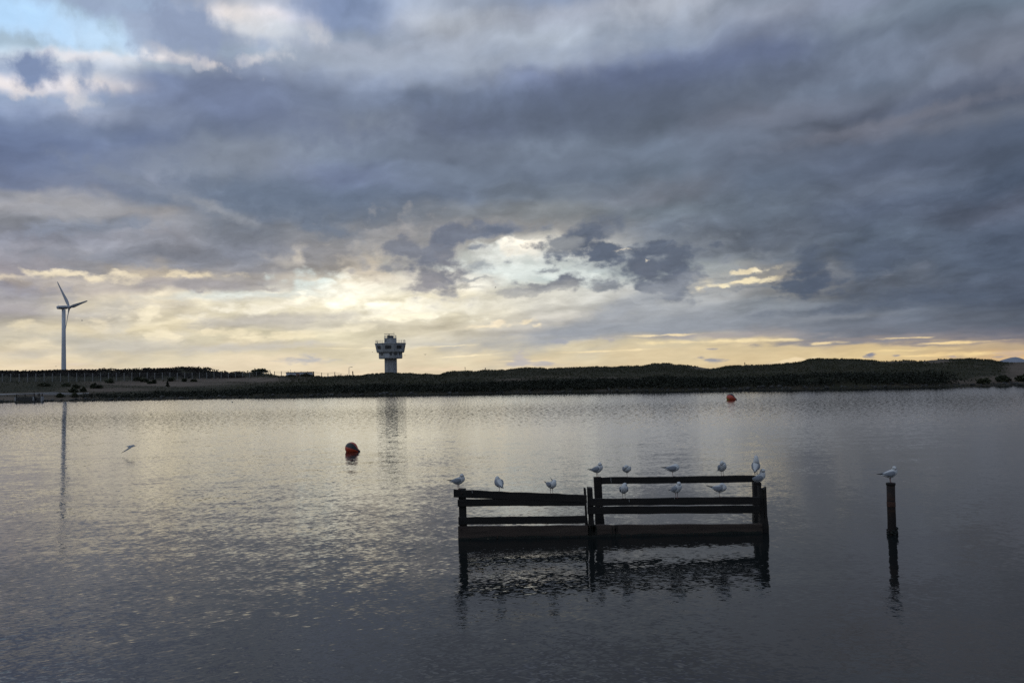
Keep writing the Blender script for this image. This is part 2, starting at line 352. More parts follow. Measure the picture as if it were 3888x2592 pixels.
def paint(col, lo_az, hi_az, lo_el, hi_el):
    """lay the clouds that reach into one patch of sky over the base colour"""
    for (cx, cy, rx, ry, rot, c, op, soft, kk) in STROKES:
        az, el = px2deg(cx, cy)
        sx = rx / F_PX * DEG * math.cos(R(az)) ** 2
        sy = ry / F_PX * DEG * math.cos(R(az))
        g = 1 + soft + 0.45 * kk
        ex = math.hypot(sx * math.cos(R(rot)), sy * math.sin(R(rot))) * g + 0.9
        ey = math.hypot(sx * math.sin(R(rot)), sy * math.cos(R(rot))) * g + 0.55
        if az + ex < lo_az or az - ex > hi_az or el + ey < lo_el or el - ey > hi_el:
            continue
        if abs(rot) > 0.5:
            mp = nd('ShaderNodeMapping', vector_type='TEXTURE')
            put(mp.inputs['Vector'], PS)
            mp.inputs['Location'].default_value = (az, el, 0)
            mp.inputs['Rotation'].default_value = (0, 0, R(-rot))
            mp.inputs['Scale'].default_value = (sx, sy, 1)
            L = VM('LENGTH', mp.outputs[0])
        else:
            L = VM('LENGTH', VM('MULTIPLY_ADD', PS, (1 / sx, 1 / sy, 0), (-az / sx, -el / sy, 0)))
        L = M('MULTIPLY_ADD', e1, kk, L)
        soft = soft * 1.3 + 0.10
        a = SM(L, 1 + soft, 1 - soft, 0.0, op)
        gy = sum(c) / 3.0
        k = 0.12 if c[0] > c[2] + 18 else 0.0
        col = MIX(a, col, [q * (1.25 if c[0] >= 253 and c[1] > 240 else 1.0) for q in lin([v + (gy - v) * k for v in c])])
    sc2 = VM('SCALE', col)
    put(sc2.node.inputs['Scale'], fz)
    return BG(sc2)


def BG(c):
    bg = nd('ShaderNodeBackground')
    put(bg.inputs['Color'], c)
    bg.inputs['Strength'].default_value = 1.0
    return bg.outputs[0]


def MS(f, a, b):
    n = nd('ShaderNodeMixShader')
    put(n.inputs[0], f)
    WT.links.new(a, n.inputs[1])
    WT.links.new(b, n.inputs[2])
    return n.outputs[0]


# fine wisps over everything
b3 = NOISE(cs.outputs[0], 2.6, 6, 0.62)
b4 = NOISE(VM('MULTIPLY_ADD', w2, (0.5, 0.8, 0), Q2), 2.2, 7, 0.62)
fz = M('ADD', M('MULTIPLY_ADD', M('SUBTRACT', b3, 0.5), 0.09, 1.0), M('MULTIPLY', M('MULTIPLY', M('SUBTRACT', b4, 0.5), SM(ELP, 8.0, 14.0, 0.6, 0.2)), SM(ELP, 0.0, 6.0, 0.35, 1.0)))

# outside the frame: the same broken overcast goes on all round and overhead
cp = nd('ShaderNodeVectorMath', operation='DIVIDE')
put(cp.inputs[0], tc.outputs['Generated'])
dzs = M('ADD', M('MAXIMUM', dz, 0.0), 0.14)
cxyz = nd('ShaderNodeCombineXYZ')
for i in range(3):
    put(cxyz.inputs[i], dzs)
put(cp.inputs[1], cxyz.outputs[0])
o1 = NOISE(cp.outputs[0], 1.3, 6, 0.56, 0.2)
far_c = MIX(SM(o1, 0.36, 0.62), lin((122, 144, 180)), lin((204, 215, 232)))
far_c = MIX(SM(o1, 0.60, 0.70), far_c, lin((192, 222, 250)))
right = MIX(SM(o1, 0.36, 0.68), lin((98, 117, 148)), lin((150, 167, 194)))
far_c = MIX(SM(dx, -0.25, 0.5), far_c, right)
low = MIX(SM(ELP, 0.0, 14.0), lin((170, 174, 182)), far_c)
side = SM(M('ABSOLUTE', AZ), 34.0, 60.0)
over = SM(ELP, 24.5, 33.0)
out = M('MAXIMUM', side, over)

step = lambda v, t: M('GREATER_THAN', v, t)
T_EL, A1, A2, T_AZ = 10.2, -13.0, 3.0, -7.0
BIG = 400
top = MS(step(AZ, T_AZ), paint(col, -BIG, T_AZ, T_EL, BIG), paint(col, T_AZ, BIG, T_EL, BIG))
lowz = MS(step(AZ, A2), MS(step(AZ, A1), paint(col, -BIG, A1, -BIG, T_EL), paint(col, A1, A2, -BIG, T_EL)),
          MS(step(AZ, 13.5), paint(col, A2, 13.5, -BIG, T_EL), paint(col, 13.5, BIG, -BIG, T_EL)))
sky_sh = MS(step(EL, T_EL), lowz, top)
sky_sh = MS(out, sky_sh, BG(low))
wo = nd('ShaderNodeOutputWorld')
WT.links.new(sky_sh, wo.inputs['Surface'])
world.cycles.sampling_method = 'MANUAL'
world.cycles.sample_map_resolution = 512

# ------------------------------------------------------------------ sun, veiled by cloud
sun_d = bpy.data.lights.new('sun', 'SUN')
sun_d.energy = 0.15
sun_d.angle = R(110)
sun_d.color = (1.0, 0.86, 0.66)
sun = bpy.data.objects.new('sun', sun_d)
COL.objects.link(sun)
sv = Vector((math.sin(R(SUN_AZ)) * math.cos(R(SUN_EL)), math.cos(R(SUN_AZ)) * math.cos(R(SUN_EL)), math.sin(R(SUN_EL))))
sun.rotation_euler = sv.to_track_quat('Z', 'Y').to_euler()

# ================================================================== helpers
def tag(o, label=None, cat=None, group=None, kind=None):
    if label: o['label'] = label
    if cat: o['category'] = cat
    if group: o['group'] = group
    if kind: o['kind'] = kind
    return o


def empty(name, loc, label, cat, group=None, rz=0.0):
    o = bpy.data.objects.new(name, None)
    o.empty_display_size = 0.2
    COL.objects.link(o)
    o.location = loc
    o.rotation_euler = (0, 0, rz)
    return tag(o, label, cat, group)


def mesh_obj(name, verts, faces, mat=None, parent=None, smooth=False, loc=None):
    me = bpy.data.meshes.new(name)
    me.from_pydata([tuple(v) for v in verts], [], faces)
    me.update()
    if smooth:
        me.polygons.foreach_set('use_smooth', [True] * len(me.polygons))
    if mat: me.materials.append(mat)
    o = bpy.data.objects.new(name, me)
    COL.objects.link(o)
    if parent: o.parent = parent
    if loc is not None: o.location = loc
    return o


def share(name, src, parent=None, loc=None, rot=None, scale=None):
    o = src.copy()
    o.name = name
    COL.objects.link(o)
    o.parent = parent
    if loc is not None: o.location = loc
    if rot is not None: o.rotation_euler = rot
    if scale is not None: o.scale = scale
    return o


def mesh_np(name, V, F, mat, parent=None, smooth=False):
    """V (n,3) array, F (m,k) array"""
    me = bpy.data.meshes.new(name)
    n, m, k = len(V), len(F), F.shape[1]
    me.vertices.add(n)
    me.vertices.foreach_set('co', np.asarray(V, dtype=np.float32).ravel())
    me.loops.add(m * k)
    me.loops.foreach_set('vertex_index', np.asarray(F, dtype=np.int32).ravel())
    me.polygons.add(m)
    me.polygons.foreach_set('loop_start', np.arange(0, m * k, k, dtype=np.int32))
    me.update(calc_edges=True)
    me.validate()
    if smooth:
        me.polygons.foreach_set('use_smooth', np.ones(len(me.polygons), dtype=bool))
    me.materials.append(mat)
    o = bpy.data.objects.new(name, me)
    COL.objects.link(o)
    if parent: o.parent = parent
    return o


class MB:
    """collects simple shapes into one mesh"""
    def __init__(self):
        self.v, self.f = [], []

    def add(self, vs, fs):
        k = len(self.v)
        self.v += [tuple(p) for p in vs]
        self.f += [tuple(i + k for i in f) for f in fs]
        return self

    def box(self, lo, hi):
        x0, y0, z0 = lo; x1, y1, z1 = hi
        return self.hexa([(x0, y0, z0), (x1, y0, z0), (x1, y0, z1), (x0, y0, z1)],
                         [(x0, y1, z0), (x1, y1, z0), (x1, y1, z1), (x0, y1, z1)])

    def hexa(self, a, b):
        return self.add(list(a) + list(b), [(0, 1, 2, 3), (7, 6, 5, 4), (0, 4, 5, 1), (1, 5, 6, 2), (2, 6, 7, 3), (3, 7, 4, 0)])

    def tube(self, p, q, r0, r1=None, n=8, cap=True):
        r1 = r0 if r1 is None else r1
        p, q = Vector(p), Vector(q)
        d = (q - p).normalized()
        u = d.orthogonal().normalized(); w = d.cross(u)
        vs = []
        for c, r in ((p, r0), (q, r1)):
            for i in range(n):
                t = 2 * math.pi * i / n
                vs.append(c + u * math.cos(t) * r + w * math.sin(t) * r)
        fs = [(i, (i + 1) % n, n + (i + 1) % n, n + i) for i in range(n)]
        if cap:
            fs += [tuple(range(n - 1, -1, -1)), tuple(range(n, 2 * n))]
        return self.add(vs, fs)

    def lathe(self, prof, n=16, cx=0, cy=0):
        """prof: (radius, z) from bottom to top"""
        vs, fs = [], []
        for r, z in prof:
            for i in range(n):
                t = 2 * math.pi * i / n
                vs.append((cx + r * math.cos(t), cy + r * math.sin(t), z))
        for j in range(len(prof) - 1):
            for i in range(n):
                k = (i + 1) % n
                fs.append((j * n + i, j * n + k, (j + 1) * n + k, (j + 1) * n + i))
        fs.append(tuple(range(n - 1, -1, -1)))
        fs.append(tuple(range((len(prof) - 1) * n, len(prof) * n)))
        return self.add(vs, fs)

    def build(self, name, mat, parent=None, smooth=False, bevel=0.0, loc=None):
        o = mesh_obj(name, self.v, self.f, mat, parent, smooth, loc)
        if bevel:
            m = o.modifiers.new('bevel', 'BEVEL')
            m.width = bevel; m.segments = 2; m.limit_method = 'ANGLE'
        return o


# ------------------------------------------------------------------ materials
def mat(name, color, rough=0.8, var=0.25, scale=3.0, bump=0.0, bscale=None, stretch=(1, 1, 1), color2=None, spec=0.5, metallic=0.0, lo=0.35, hi=0.65):
    """procedural surface: two tones mixed by noise, fine relief from the same noise"""
    m = bpy.data.materials.new(name)
    m.use_nodes = True
    t = m.node_tree
    b = t.nodes['Principled BSDF']
    b.inputs['Roughness'].default_value = rough
    b.inputs['Specular IOR Level'].default_value = spec
    b.inputs['Metallic'].default_value = metallic
    co = t.nodes.new('ShaderNodeTexCoord')
    mp = t.nodes.new('ShaderNodeMapping')
    mp.inputs['Scale'].default_value = stretch
    t.links.new(co.outputs['Object'], mp.inputs[0])
    n = t.nodes.new('ShaderNodeTexNoise')
    n.inputs['Scale'].default_value = scale
    n.inputs['Detail'].default_value = 6
    n.inputs['Roughness'].default_value = 0.6
    t.links.new(mp.outputs[0], n.inputs['Vector'])
    r = t.nodes.new('ShaderNodeMapRange')
    r.inputs['From Min'].default_value = lo; r.inputs['From Max'].default_value = hi
    t.links.new(n.outputs[0], r.inputs['Value'])
    mx = t.nodes.new('ShaderNodeMix'); mx.data_type = 'RGBA'
    c2 = color2 or tuple(c * (1 + var) for c in color)
    c1 = color if color2 else tuple(c * (1 - var) for c in color)
    mx.inputs[6].default_value = (*c1, 1); mx.inputs[7].default_value = (*c2, 1)
    t.links.new(r.outputs[0], mx.inputs[0])
    t.links.new(mx.outputs[2], b.inputs['Base Color'])
    if bump:
        n2 = t.nodes.new('ShaderNodeTexNoise')
        n2.inputs['Scale'].default_value = bscale or scale * 4
        n2.inputs['Detail'].default_value = 5
        t.links.new(mp.outputs[0], n2.inputs['Vector'])
        bp = t.nodes.new('ShaderNodeBump')
        bp.inputs['Strength'].default_value = 1.0
        bp.inputs['Distance'].default_value = bump
        t.links.new(n2.outputs[0], bp.inputs['Height'])
        t.links.new(bp.outputs[0], b.inputs['Normal'])
    return m


M_tar = mat('tarred wood', (0.010, 0.009, 0.008), 0.75, 0.5, 2.0, 0.004, 30, (0.6, 6, 6), color2=(0.020, 0.016, 0.013), spec=0.25)
M_brown = mat('weathered brown timber', (0.034, 0.024, 0.019), 0.8, 0.4, 1.6, 0.005, 26, (0.5, 6, 7), color2=(0.066, 0.047, 0.036), spec=0.25)
M_weed = mat('wet weed', (0.006, 0.008, 0.005), 0.6, 0.5, 9, 0.004, spec=0.3)
M_rust = mat('rusty steel', (0.012, 0.008, 0.0065), 0.75, 0.4, 2.2, 0.003, 24, (1, 1, 2.2), color2=(0.055, 0.023, 0.012), spec=0.3, lo=0.5, hi=0.72)
M_drop = mat('bird lime', (0.35, 0.34, 0.32), 0.9, 0.2, 20)
M_white = mat('white feathers', (0.54, 0.53, 0.515), 0.85, 0.05, 30, spec=0.2)
M_grey = mat('grey feathers', (0.235, 0.245, 0.27), 0.85, 0.08, 40, 0.002, 60, (1, 4, 1), spec=0.2)
M_black = mat('black feathers', (0.018, 0.018, 0.020), 0.7, 0.2, 40, spec=0.3)
M_leg = mat('dark red skin', (0.10, 0.018, 0.014), 0.5, 0.2, 60)
M_eye = mat('dark eye', (0.008, 0.008, 0.008), 0.15, 0.1, 60)
M_ear = mat('smoky ear patch', (0.10, 0.10, 0.105), 0.85, 0.1, 60, spec=0.2)
M_red = mat('faded red vinyl', (0.42, 0.055, 0.022), 0.38, 0.2, 4)
M_bblk = mat('black vinyl', (0.012, 0.012, 0.014), 0.35, 0.2, 5)
M_yel = mat('faded yellow vinyl', (0.30, 0.17, 0.025), 0.4, 0.2, 5)
M_conc = mat('stained concrete', (0.25, 0.248, 0.245), 0.85, 0.12, 0.9, 0.01, 6, (3, 3, 0.5), color2=(0.34, 0.337, 0.333))
M_pale = mat('pale render', (0.40, 0.405, 0.415), 0.8, 0.1, 1.2, 0.004, 9, (2, 2, 0.6))
M_glass = mat('dark louvred glass', (0.030, 0.032, 0.036), 0.35, 0.2, 3)
M_louv = mat('grey louvre', (0.11, 0.105, 0.10), 0.6, 0.2, 3)
M_dark = mat('dark painted steel', (0.035, 0.035, 0.038), 0.6, 0.25, 3)
M_galv = mat('galvanised steel', (0.30, 0.31, 0.32), 0.5, 0.15, 6)
M_tower = mat('white turbine paint', (0.48, 0.49, 0.52), 0.45, 0.06, 0.4, 0, None, (1, 1, 0.3))
M_blade = mat('grey blade paint', (0.30, 0.31, 0.34), 0.4, 0.08, 0.3)
M_build = mat('whitewashed wall', (0.50, 0.50, 0.52), 0.85, 0.1, 1.4, 0.006, 12)
M_door = mat('brown door paint', (0.15, 0.062, 0.035), 0.6, 0.15, 5)
M_fpost = mat('concrete fence post', (0.20, 0.195, 0.185), 0.85, 0.15, 6)
M_wire = mat('grey wire', (0.07, 0.075, 0.08), 0.6, 0.2, 3)
M_rock = mat('shore stone', (0.028, 0.026, 0.022), 0.85, 0.4, 2.5, 0.02, 9, color2=(0.12, 0.115, 0.105), lo=.5, hi=.72)
M_path = mat('pale path', (0.21, 0.205, 0.205), 0.85, 0.1, 1.0)
M_skin = mat('skin', (0.42, 0.26, 0.19), 0.6, 0.1, 8)
M_coat = mat('dark clothes', (0.02, 0.016, 0.014), 0.85, 0.2, 8)
M_hill = mat('moorland with painted haze', (0.19, 0.205, 0.25), 0.95, 0.1, 0.004)  # pale blue-grey: distance haze put into the base colour, no air is built


def leaf_mat(name, c1, c2, back=0.25):
    m = bpy.data.materials.new(name)
    m.use_nodes = True
    t = m.node_tree
    b = t.nodes['Principled BSDF']
    b.inputs['Roughness'].default_value = 0.75
    b.inputs['Specular IOR Level'].default_value = 0.2
    gi = t.nodes.new('ShaderNodeNewGeometry')
    n = t.nodes.new('ShaderNodeTexNoise')
    n.inputs['Scale'].default_value = 0.35
    n.inputs['Detail'].default_value = 5
    t.links.new(gi.outputs['Position'], n.inputs['Vector'])
    ad = t.nodes.new('ShaderNodeMath'); ad.operation = 'MULTIPLY_ADD'
    t.links.new(gi.outputs['Random Per Island'], ad.inputs[0]); ad.inputs[1].default_value = 0.5
    t.links.new(n.outputs[0], ad.inputs[2])
    r = t.nodes.new('ShaderNodeMapRange')
    r.inputs['From Min'].default_value = 0.45; r.inputs['From Max'].default_value = 1.05
    t.links.new(ad.outputs[0], r.inputs['Value'])
    mx = t.nodes.new('ShaderNodeMix'); mx.data_type = 'RGBA'
    mx.inputs[6].default_value = (*c1, 1); mx.inputs[7].default_value = (*c2, 1)
    t.links.new(r.outputs[0], mx.inputs[0])
    t.links.new(mx.outputs[2], b.inputs['Base Color'])
    return m


M_grass = leaf_mat('dune grass', (0.038, 0.039, 0.019), (0.064, 0.059, 0.031))
M_scrub = leaf_mat('shore scrub leaves', (0.014, 0.016, 0.010), (0.024, 0.026, 0.015))
M_bush = leaf_mat('bush leaves', (0.020, 0.024, 0.013), (0.050, 0.052, 0.026))
M_hedge = leaf_mat('bank bushes', (0.016, 0.012, 0.009), (0.028, 0.022, 0.017))
M_bark = mat('bark', (0.05, 0.036, 0.026), 0.9, 0.3, 9)

# ================================================================== terrain of the far shore
KPX = np.array([-1200, -300, 0, 215, 400, 560, 640, 720, 780, 810, 870, 920, 985, 1030, 1060, 1140, 1240, 1340, 1370, 1420, 1440, 1530, 1560, 1670, 1700,
       1760, 1830, 1870, 1950, 2040, 2080, 2180, 2270, 2320, 2390, 2430, 2480, 2520, 2600, 2640, 2700, 2720, 2760, 2830, 2900, 2960, 3040, 3080, 3110, 3160,
       3220, 3290, 3340, 3400, 3500, 3560, 3600, 3690, 3740, 3790, 3830, 3870, 3950, 4300, 5200], float)
KSKY = np.array([1412, 1414, 1413, 1410, 1407, 1404, 1402, 1398, 1402, 1412, 1419, 1414, 1413, 1420, 1425, 1427, 1429, 1426, 1427, 1418, 1417, 1417, 1419, 1422, 1413,
       1408, 1409, 1407, 1402, 1397, 1400, 1396, 1390, 1393, 1390, 1389, 1380, 1380, 1387, 1390, 1399, 1399, 1391, 1387, 1386, 1383, 1373, 1366, 1364, 1365,
       1363, 1368, 1374, 1371, 1369, 1364, 1364, 1362, 1367, 1373, 1377, 1376, 1376, 1372, 1360], float)
KSH = (np.array([-1200, 0, 200, 500, 1000, 1500, 2000, 2500, 3000, 3400, 3888, 5200], float),
       np.array([1538, 1529, 1524, 1518, 1508, 1500, 1492, 1485, 1478, 1471, 1462, 1452], float))
KYC = (np.array([-1200, 820, 900, 1000, 1060, 1340, 1400, 1700, 2400, 3000, 3400, 3800, 3900, 5200], float),
       np.array([262, 262, 255, 240, 202, 202, 200, 198, 196, 194, 192, 188, 188, 188], float))


def px_of(x, y):
    return CX + 3.0 + F_PX * (x / y)


def shore_y(px):
    return CAM_H * F_PX / (np.interp(px, *KSH) - HOR(px))


def vnoise(x, y, seed=0):
    """smooth value noise, arrays in, -1..1 out"""
    r = np.random.default_rng(seed).random((256, 256)) * 2 - 1
    xi = np.floor(x).astype(int); yi = np.floor(y).astype(int)
    fx = x - xi; fy = y - yi
    fx = fx * fx * (3 - 2 * fx); fy = fy * fy * (3 - 2 * fy)
    g = lambda a, b: r[a % 256, b % 256]
    return (g(xi, yi) * (1 - fx) + g(xi + 1, yi) * fx) * (1 - fy) + (g(xi, yi + 1) * (1 - fx) + g(xi + 1, yi + 1) * fx) * fy


def fbm(x, y, seed=0, o=4):
    s = 0.0; a = 1.0; n = 0.0
    for i in range(o):
        s = s + a * vnoise(x * 2 ** i, y * 2 ** i, seed + i)
        n += a; a *= 0.5
    return s / n


def ground(x, y, rough=True):
    x = np.asarray(x, float); y = np.asarray(y, float)
    px = px_of(x, y)
    ys = shore_y(px)
    s = y - ys
    yc = np.interp(px, *KYC)
    sky = np.interp(px, KPX, KSKY)
    if rough:
        sky = sky + 1.6 * vnoise(px / 46.0, px * 0, 3) + 1.0 * vnoise(px / 17.0, px * 0, 5)
    zc = CAM_H + (HOR(px) - sky) / F_PX * yc
    left = np.clip((1060 - px) / 120.0, 0, 1)          # flat sandy bank and fence on the left
    f = np.clip(s / (yc - ys), 0, 1)
    # dune profile: low scrub shelf, then the rise to the crest
    zd = np.interp(f, [0, .16, .34, .55, .74, .88, 1.0], [.32, .30, .44, .62, .80, .93, 1.0]) * zc
    yf = np.interp(px, [0, 1000], [210, 234])
    zf = np.interp(px, [-300, 0, 500, 1000, 1060], [3.8, 3.75, 3.35, 3.6, 3.6])
    zl = np.where(y < yf, 0.40 + (zf - 0.40) * np.clip((y - ys - 5) / (yf - ys - 5), 0, 1) ** 0.9,
                  zf + (zc - zf) * np.clip((y - yf - 8) / np.maximum(yc - yf - 10, 1), 0, 1) ** 0.8)
    z = zd * (1 - left) + zl * left
    # behind the crest
    back = np.clip((y - yc) / 45.0, 0, 1)
    hump = np.exp(-((px - 2838) / 48.0) ** 2)
    bz = 0.9 + hump * (CAM_H + (HOR(px) - 1386.5) / F_PX * 415 - 0.9) * np.clip(1 - np.abs(y - 415) / 60.0, 0, 1)
    fall = np.clip((y - 290) / 60.0, 0, 1)
    lowz = np.minimum(zc * 0.55, 2.0)
    zb = zc + (lowz - zc) * back
    zb = zb + (bz - zb) * fall
    z = np.where(y > yc, zb, z)
    # the lip of the water
    lip = np.clip((s - 1.0) / 5.0, 0, 1)
    z = np.where(s < 6, 0.28 * np.clip(s / 1.0, -6, 1) * (1 - lip) + z * lip, z)
    z = np.maximum(z, -1.9)
    if rough:
        k = np.clip((s - 2) / 8, 0, 1) * np.clip((700 - y) / 200, 0, 1) * np.where(y < yc - 1, 1.0, 0.3)
        z = z + k * (0.16 * fbm(x / 7.0, y / 7.0, 11) + 0.05 * fbm(x / 1.7, y / 2.2, 21, 3))
        z = np.where(s < 0.5, np.minimum(z, 0.25), z)
    return z


def hit(px, py, y0=100.0, y1=420.0):
    """where the sight line of a photo pixel meets the far ground"""
    a, b = ray(px, py)
    ys = np.arange(y0, y1, 0.5)
    zz = ground(a * ys, ys) - (CAM_H + b * ys)
    i = int(np.argmax(zz > 0)) if (zz > 0).any() else len(ys) - 1
    return Vector((a * ys[i], ys[i], float(ground(a * ys[i], ys[i]))))


t_ = np.concatenate([np.linspace(-1.6, -0.72, 30), np.linspace(-0.71, 0.71, 520), np.linspace(0.72, 1.6, 30)])
PXC = CX + t_ * F_PX
s_near = np.concatenate([np.linspace(-8, 8, 22), np.linspace(9, 60, 46)])
rows = []
for s_ in s_near:
    rows.append(shore_y(PXC) + s_)
last = rows[-1]
for f_ in np.linspace(0.02, 1, 60):
    rows.append(last + f_ * (300 - last))
for y_ in (310, 322, 335, 350, 365, 380, 395, 410, 420, 440, 480, 560, 680, 900, 1400, 2500, 5000, 12000):
    rows.append(np.full_like(PXC, y_))
Y = np.stack(rows); X = Y * t_[None, :]
Z = ground(X, Y)
nr, nc = Y.shape
V = np.stack([X, Y, Z], -1).reshape(-1, 3)
i0 = (np.arange(nr - 1)[:, None] * nc + np.arange(nc - 1)[None, :]).ravel()
F = np.stack([i0, i0 + 1, i0 + nc + 1, i0 + nc], -1)


def sand_mask(px, py, s, y, x):
    """how bare the ground is: 1 sand, 0 turf (from where the photograph shows sand)"""
    m = np.zeros_like(px)
    def spot(cx, cy, rx, ry, v=1.0):
        nonlocal m
        d = np.hypot((px - cx) / rx, (py - cy) / ry)
        m = np.maximum(m, v * np.clip(1.6 - d * 1.2, 0, 1))
    spot(620, 1456, 300, 12); spot(880, 1442, 260, 10); spot(420, 1478, 190, 9, .8); spot(150, 1496, 220, 7, .9); spot(230, 1512, 160, 10, .75)
    spot(980, 1437, 120, 7, .6); spot(30, 1512, 60, 9, .8); spot(2670, 1396, 45, 7); spot(1960, 1442, 130, 6, .55); spot(2280, 1482, 60, 4, .9)
    spot(3870, 1400, 62, 34); spot(3830, 1441, 120, 16); spot(3660, 1450, 90, 10, .8); spot(3560, 1372, 60, 8, .9); spot(3400, 1374, 80, 4, .8); spot(2850, 1389, 60, 3, .5); spot(3700, 1390, 40, 6, .2)
    spot(2100, 1432, 160, 5, .35); spot(2360, 1436, 160, 5, .35); spot(1180, 1431, 60, 6, .35)
    m = np.where(s < 3.0, np.maximum(m, 0.12), m)
    m = np.where((px > 3300) & (y > 215), 0.8, m)
    n = fbm(x / 5.0, y / 9.0, 41)
    return np.clip(m + 0.55 * n * (m > 0.03) * (1 - np.abs(2 * m - 1) * 0.6), 0, 1)


PXg = px_of(X, Y); PYg = HOR(PXg) - (Z - CAM_H) / Y * F_PX
SMASK = sand_mask(PXg, PYg, Y - shore_y(PXg), Y, X)

M_ground = bpy.data.materials.new('dune turf and sand')
M_ground.use_nodes = True
gt = M_ground.node_tree
gb = gt.nodes['Principled BSDF']
gb.inputs['Roughness'].default_value = 0.95
gb.inputs['Specular IOR Level'].default_value = 0.1
ga = gt.nodes.new('ShaderNodeAttribute'); ga.attribute_name = 'bare'
gn = gt.nodes.new('ShaderNodeTexNoise'); gn.inputs['Scale'].default_value = 0.22; gn.inputs['Detail'].default_value = 8
gg = gt.nodes.new('ShaderNodeNewGeometry')
gt.links.new(gg.outputs['Position'], gn.inputs['Vector'])
gm = gt.nodes.new('ShaderNodeMix'); gm.data_type = 'RGBA'
gm.inputs[6].default_value = (0.020, 0.021, 0.011, 1); gm.inputs[7].default_value = (0.042, 0.036, 0.021, 1)
gr = gt.nodes.new('ShaderNodeMapRange'); gr.inputs[1].default_value = 0.35; gr.inputs[2].default_value = 0.7
gt.links.new(gn.outputs[0], gr.inputs[0]); gt.links.new(gr.outputs[0], gm.inputs[0])
gs = gt.nodes.new('ShaderNodeMix'); gs.data_type = 'RGBA'
gs.inputs[6].default_value = (0.092, 0.068, 0.051, 1); gs.inputs[7].default_value = (0.145, 0.112, 0.086, 1)
gt.links.new(gr.outputs[0], gs.inputs[0])
gx = gt.nodes.new('ShaderNodeMix'); gx.data_type = 'RGBA'
gt.links.new(ga.outputs['Fac'], gx.inputs[0]); gt.links.new(gm.outputs[2], gx.inputs[6]); gt.links.new(gs.outputs[2], gx.inputs[7])
gt.links.new(gx.outputs[2], gb.inputs['Base Color'])
gbp = gt.nodes.new('ShaderNodeBump'); gbp.inputs['Distance'].default_value = 0.25
gn2 = gt.nodes.new('ShaderNodeTexNoise'); gn2.inputs['Scale'].default_value = 1.6; gn2.inputs['Detail'].default_value = 6
gt.links.new(gg.outputs['Position'], gn2.inputs['Vector'])
gt.links.new(gn2.outputs[0], gbp.inputs['Height']); gt.links.new(gbp.outputs[0], gb.inputs['Normal'])

dunes = mesh_np('dunes', V, F, M_ground, smooth=True)
at_ = dunes.data.attributes.new('bare', 'FLOAT', 'POINT')
at_.data.foreach_set('value', SMASK.ravel().astype(np.float32))
tag(dunes, kind='structure')

# lake bed and the land all round, one sheet out to the horizon
bed = mesh_obj('ground', [(-13000, -13000, -2.2), (13000, -13000, -2.2), (13000, 13000, -2.2), (-13000, 13000, -2.2)], [(0, 1, 2, 3)], mat('lake mud', (0.05, 0.045, 0.035), 0.9, 0.2, 0.3))
tag(bed, kind='structure')

# ------------------------------------------------------------------ water
M_water = bpy.data.materials.new('rippled lake water')
M_water.use_nodes = True
wt = M_water.node_tree
wb = wt.nodes['Principled BSDF']
wb.inputs['Base Color'].default_value = (0.008, 0.010, 0.010, 1)
wb.inputs['Roughness'].default_value = 0.04
wb.inputs['IOR'].default_value = 1.34
wb.inputs['Specular IOR Level'].default_value = 0.5


def wn(t, **k):
    n = wt.nodes.new(t)
    for a, b in k.items(): setattr(n, a, b)
    return n


wg = wn('ShaderNodeNewGeometry')
total = None


def wm(op, a, b=None):
    n = wn('ShaderNodeMath', operation=op)
    n.inputs[2].default_value = 0.25
    for i, v in enumerate((a, b)):
        if v is None: continue
        if isinstance(v, bpy.types.NodeSocket): wt.links.new(v, n.inputs[i])
        else: n.inputs[i].default_value = v
    return n.outputs[0]


def wr(v, a, b, lo, hi):
    n = wn('ShaderNodeMapRange', interpolation_type='SMOOTHSTEP')
    wt.links.new(v, n.inputs[0])
    for i, x in enumerate((a, b, lo, hi)): n.inputs[i + 1].default_value = x
    return n.outputs[0]


def ripple(lx, ly, ang, amp, detail, gain=None, rough=0.5, sharp=0):
    """one train of ripples: crests of length lx lying at ang, spaced about ly; amp is its slope"""
    global total
    mp = wn('ShaderNodeMapping', vector_type='TEXTURE')
    mp.inputs['Rotation'].default_value = (0, 0, ang)
    mp.inputs['Scale'].default_value = (lx, ly, 1)
    wt.links.new(wg.outputs['Position'], mp.inputs[0])
    n = wn('ShaderNodeTexNoise', noise_dimensions='2D')
    n.inputs['Scale'].default_value = 1.0
    n.inputs['Detail'].default_value = detail
    n.inputs['Roughness'].default_value = rough
    wt.links.new(mp.outputs[0], n.inputs['Vector'])
    v = wm('SUBTRACT', n.outputs[0], 0.5)
    if sharp:                                     # long gentle backs, short steep faces towards this shore
        m_ = wm('MINIMUM', v, 0.0)
        p_ = wm('MAXIMUM', v, 0.0)
        glint = wm('MULTIPLY', wm('MULTIPLY', p_, p_), wr(wsp.outputs[1], 12, 40, 5.0, 1.0))
        v = wm('SUBTRACT', wr(wsp.outputs[1], 15, 62, 0.16, 0.0), wm('MULTIPLY', wm('MULTIPLY', m_, m_), sharp))
        v = wm('ADD', v, glint)
    if gain is not None: v = wm('MULTIPLY', v, gain)
    s = wn('ShaderNodeVectorMath', operation='SCALE')
    s.inputs[0].default_value = (-math.sin(ang) * amp, math.cos(ang) * amp, 0)
    wt.links.new(v, s.inputs['Scale'])
    o = s.outputs[0]
    if total is None:
        total = o
    else:
        a = wn('ShaderNodeVectorMath', operation='ADD')
        wt.links.new(total, a.inputs[0]); wt.links.new(o, a.inputs[1])
        total = a.outputs[0]


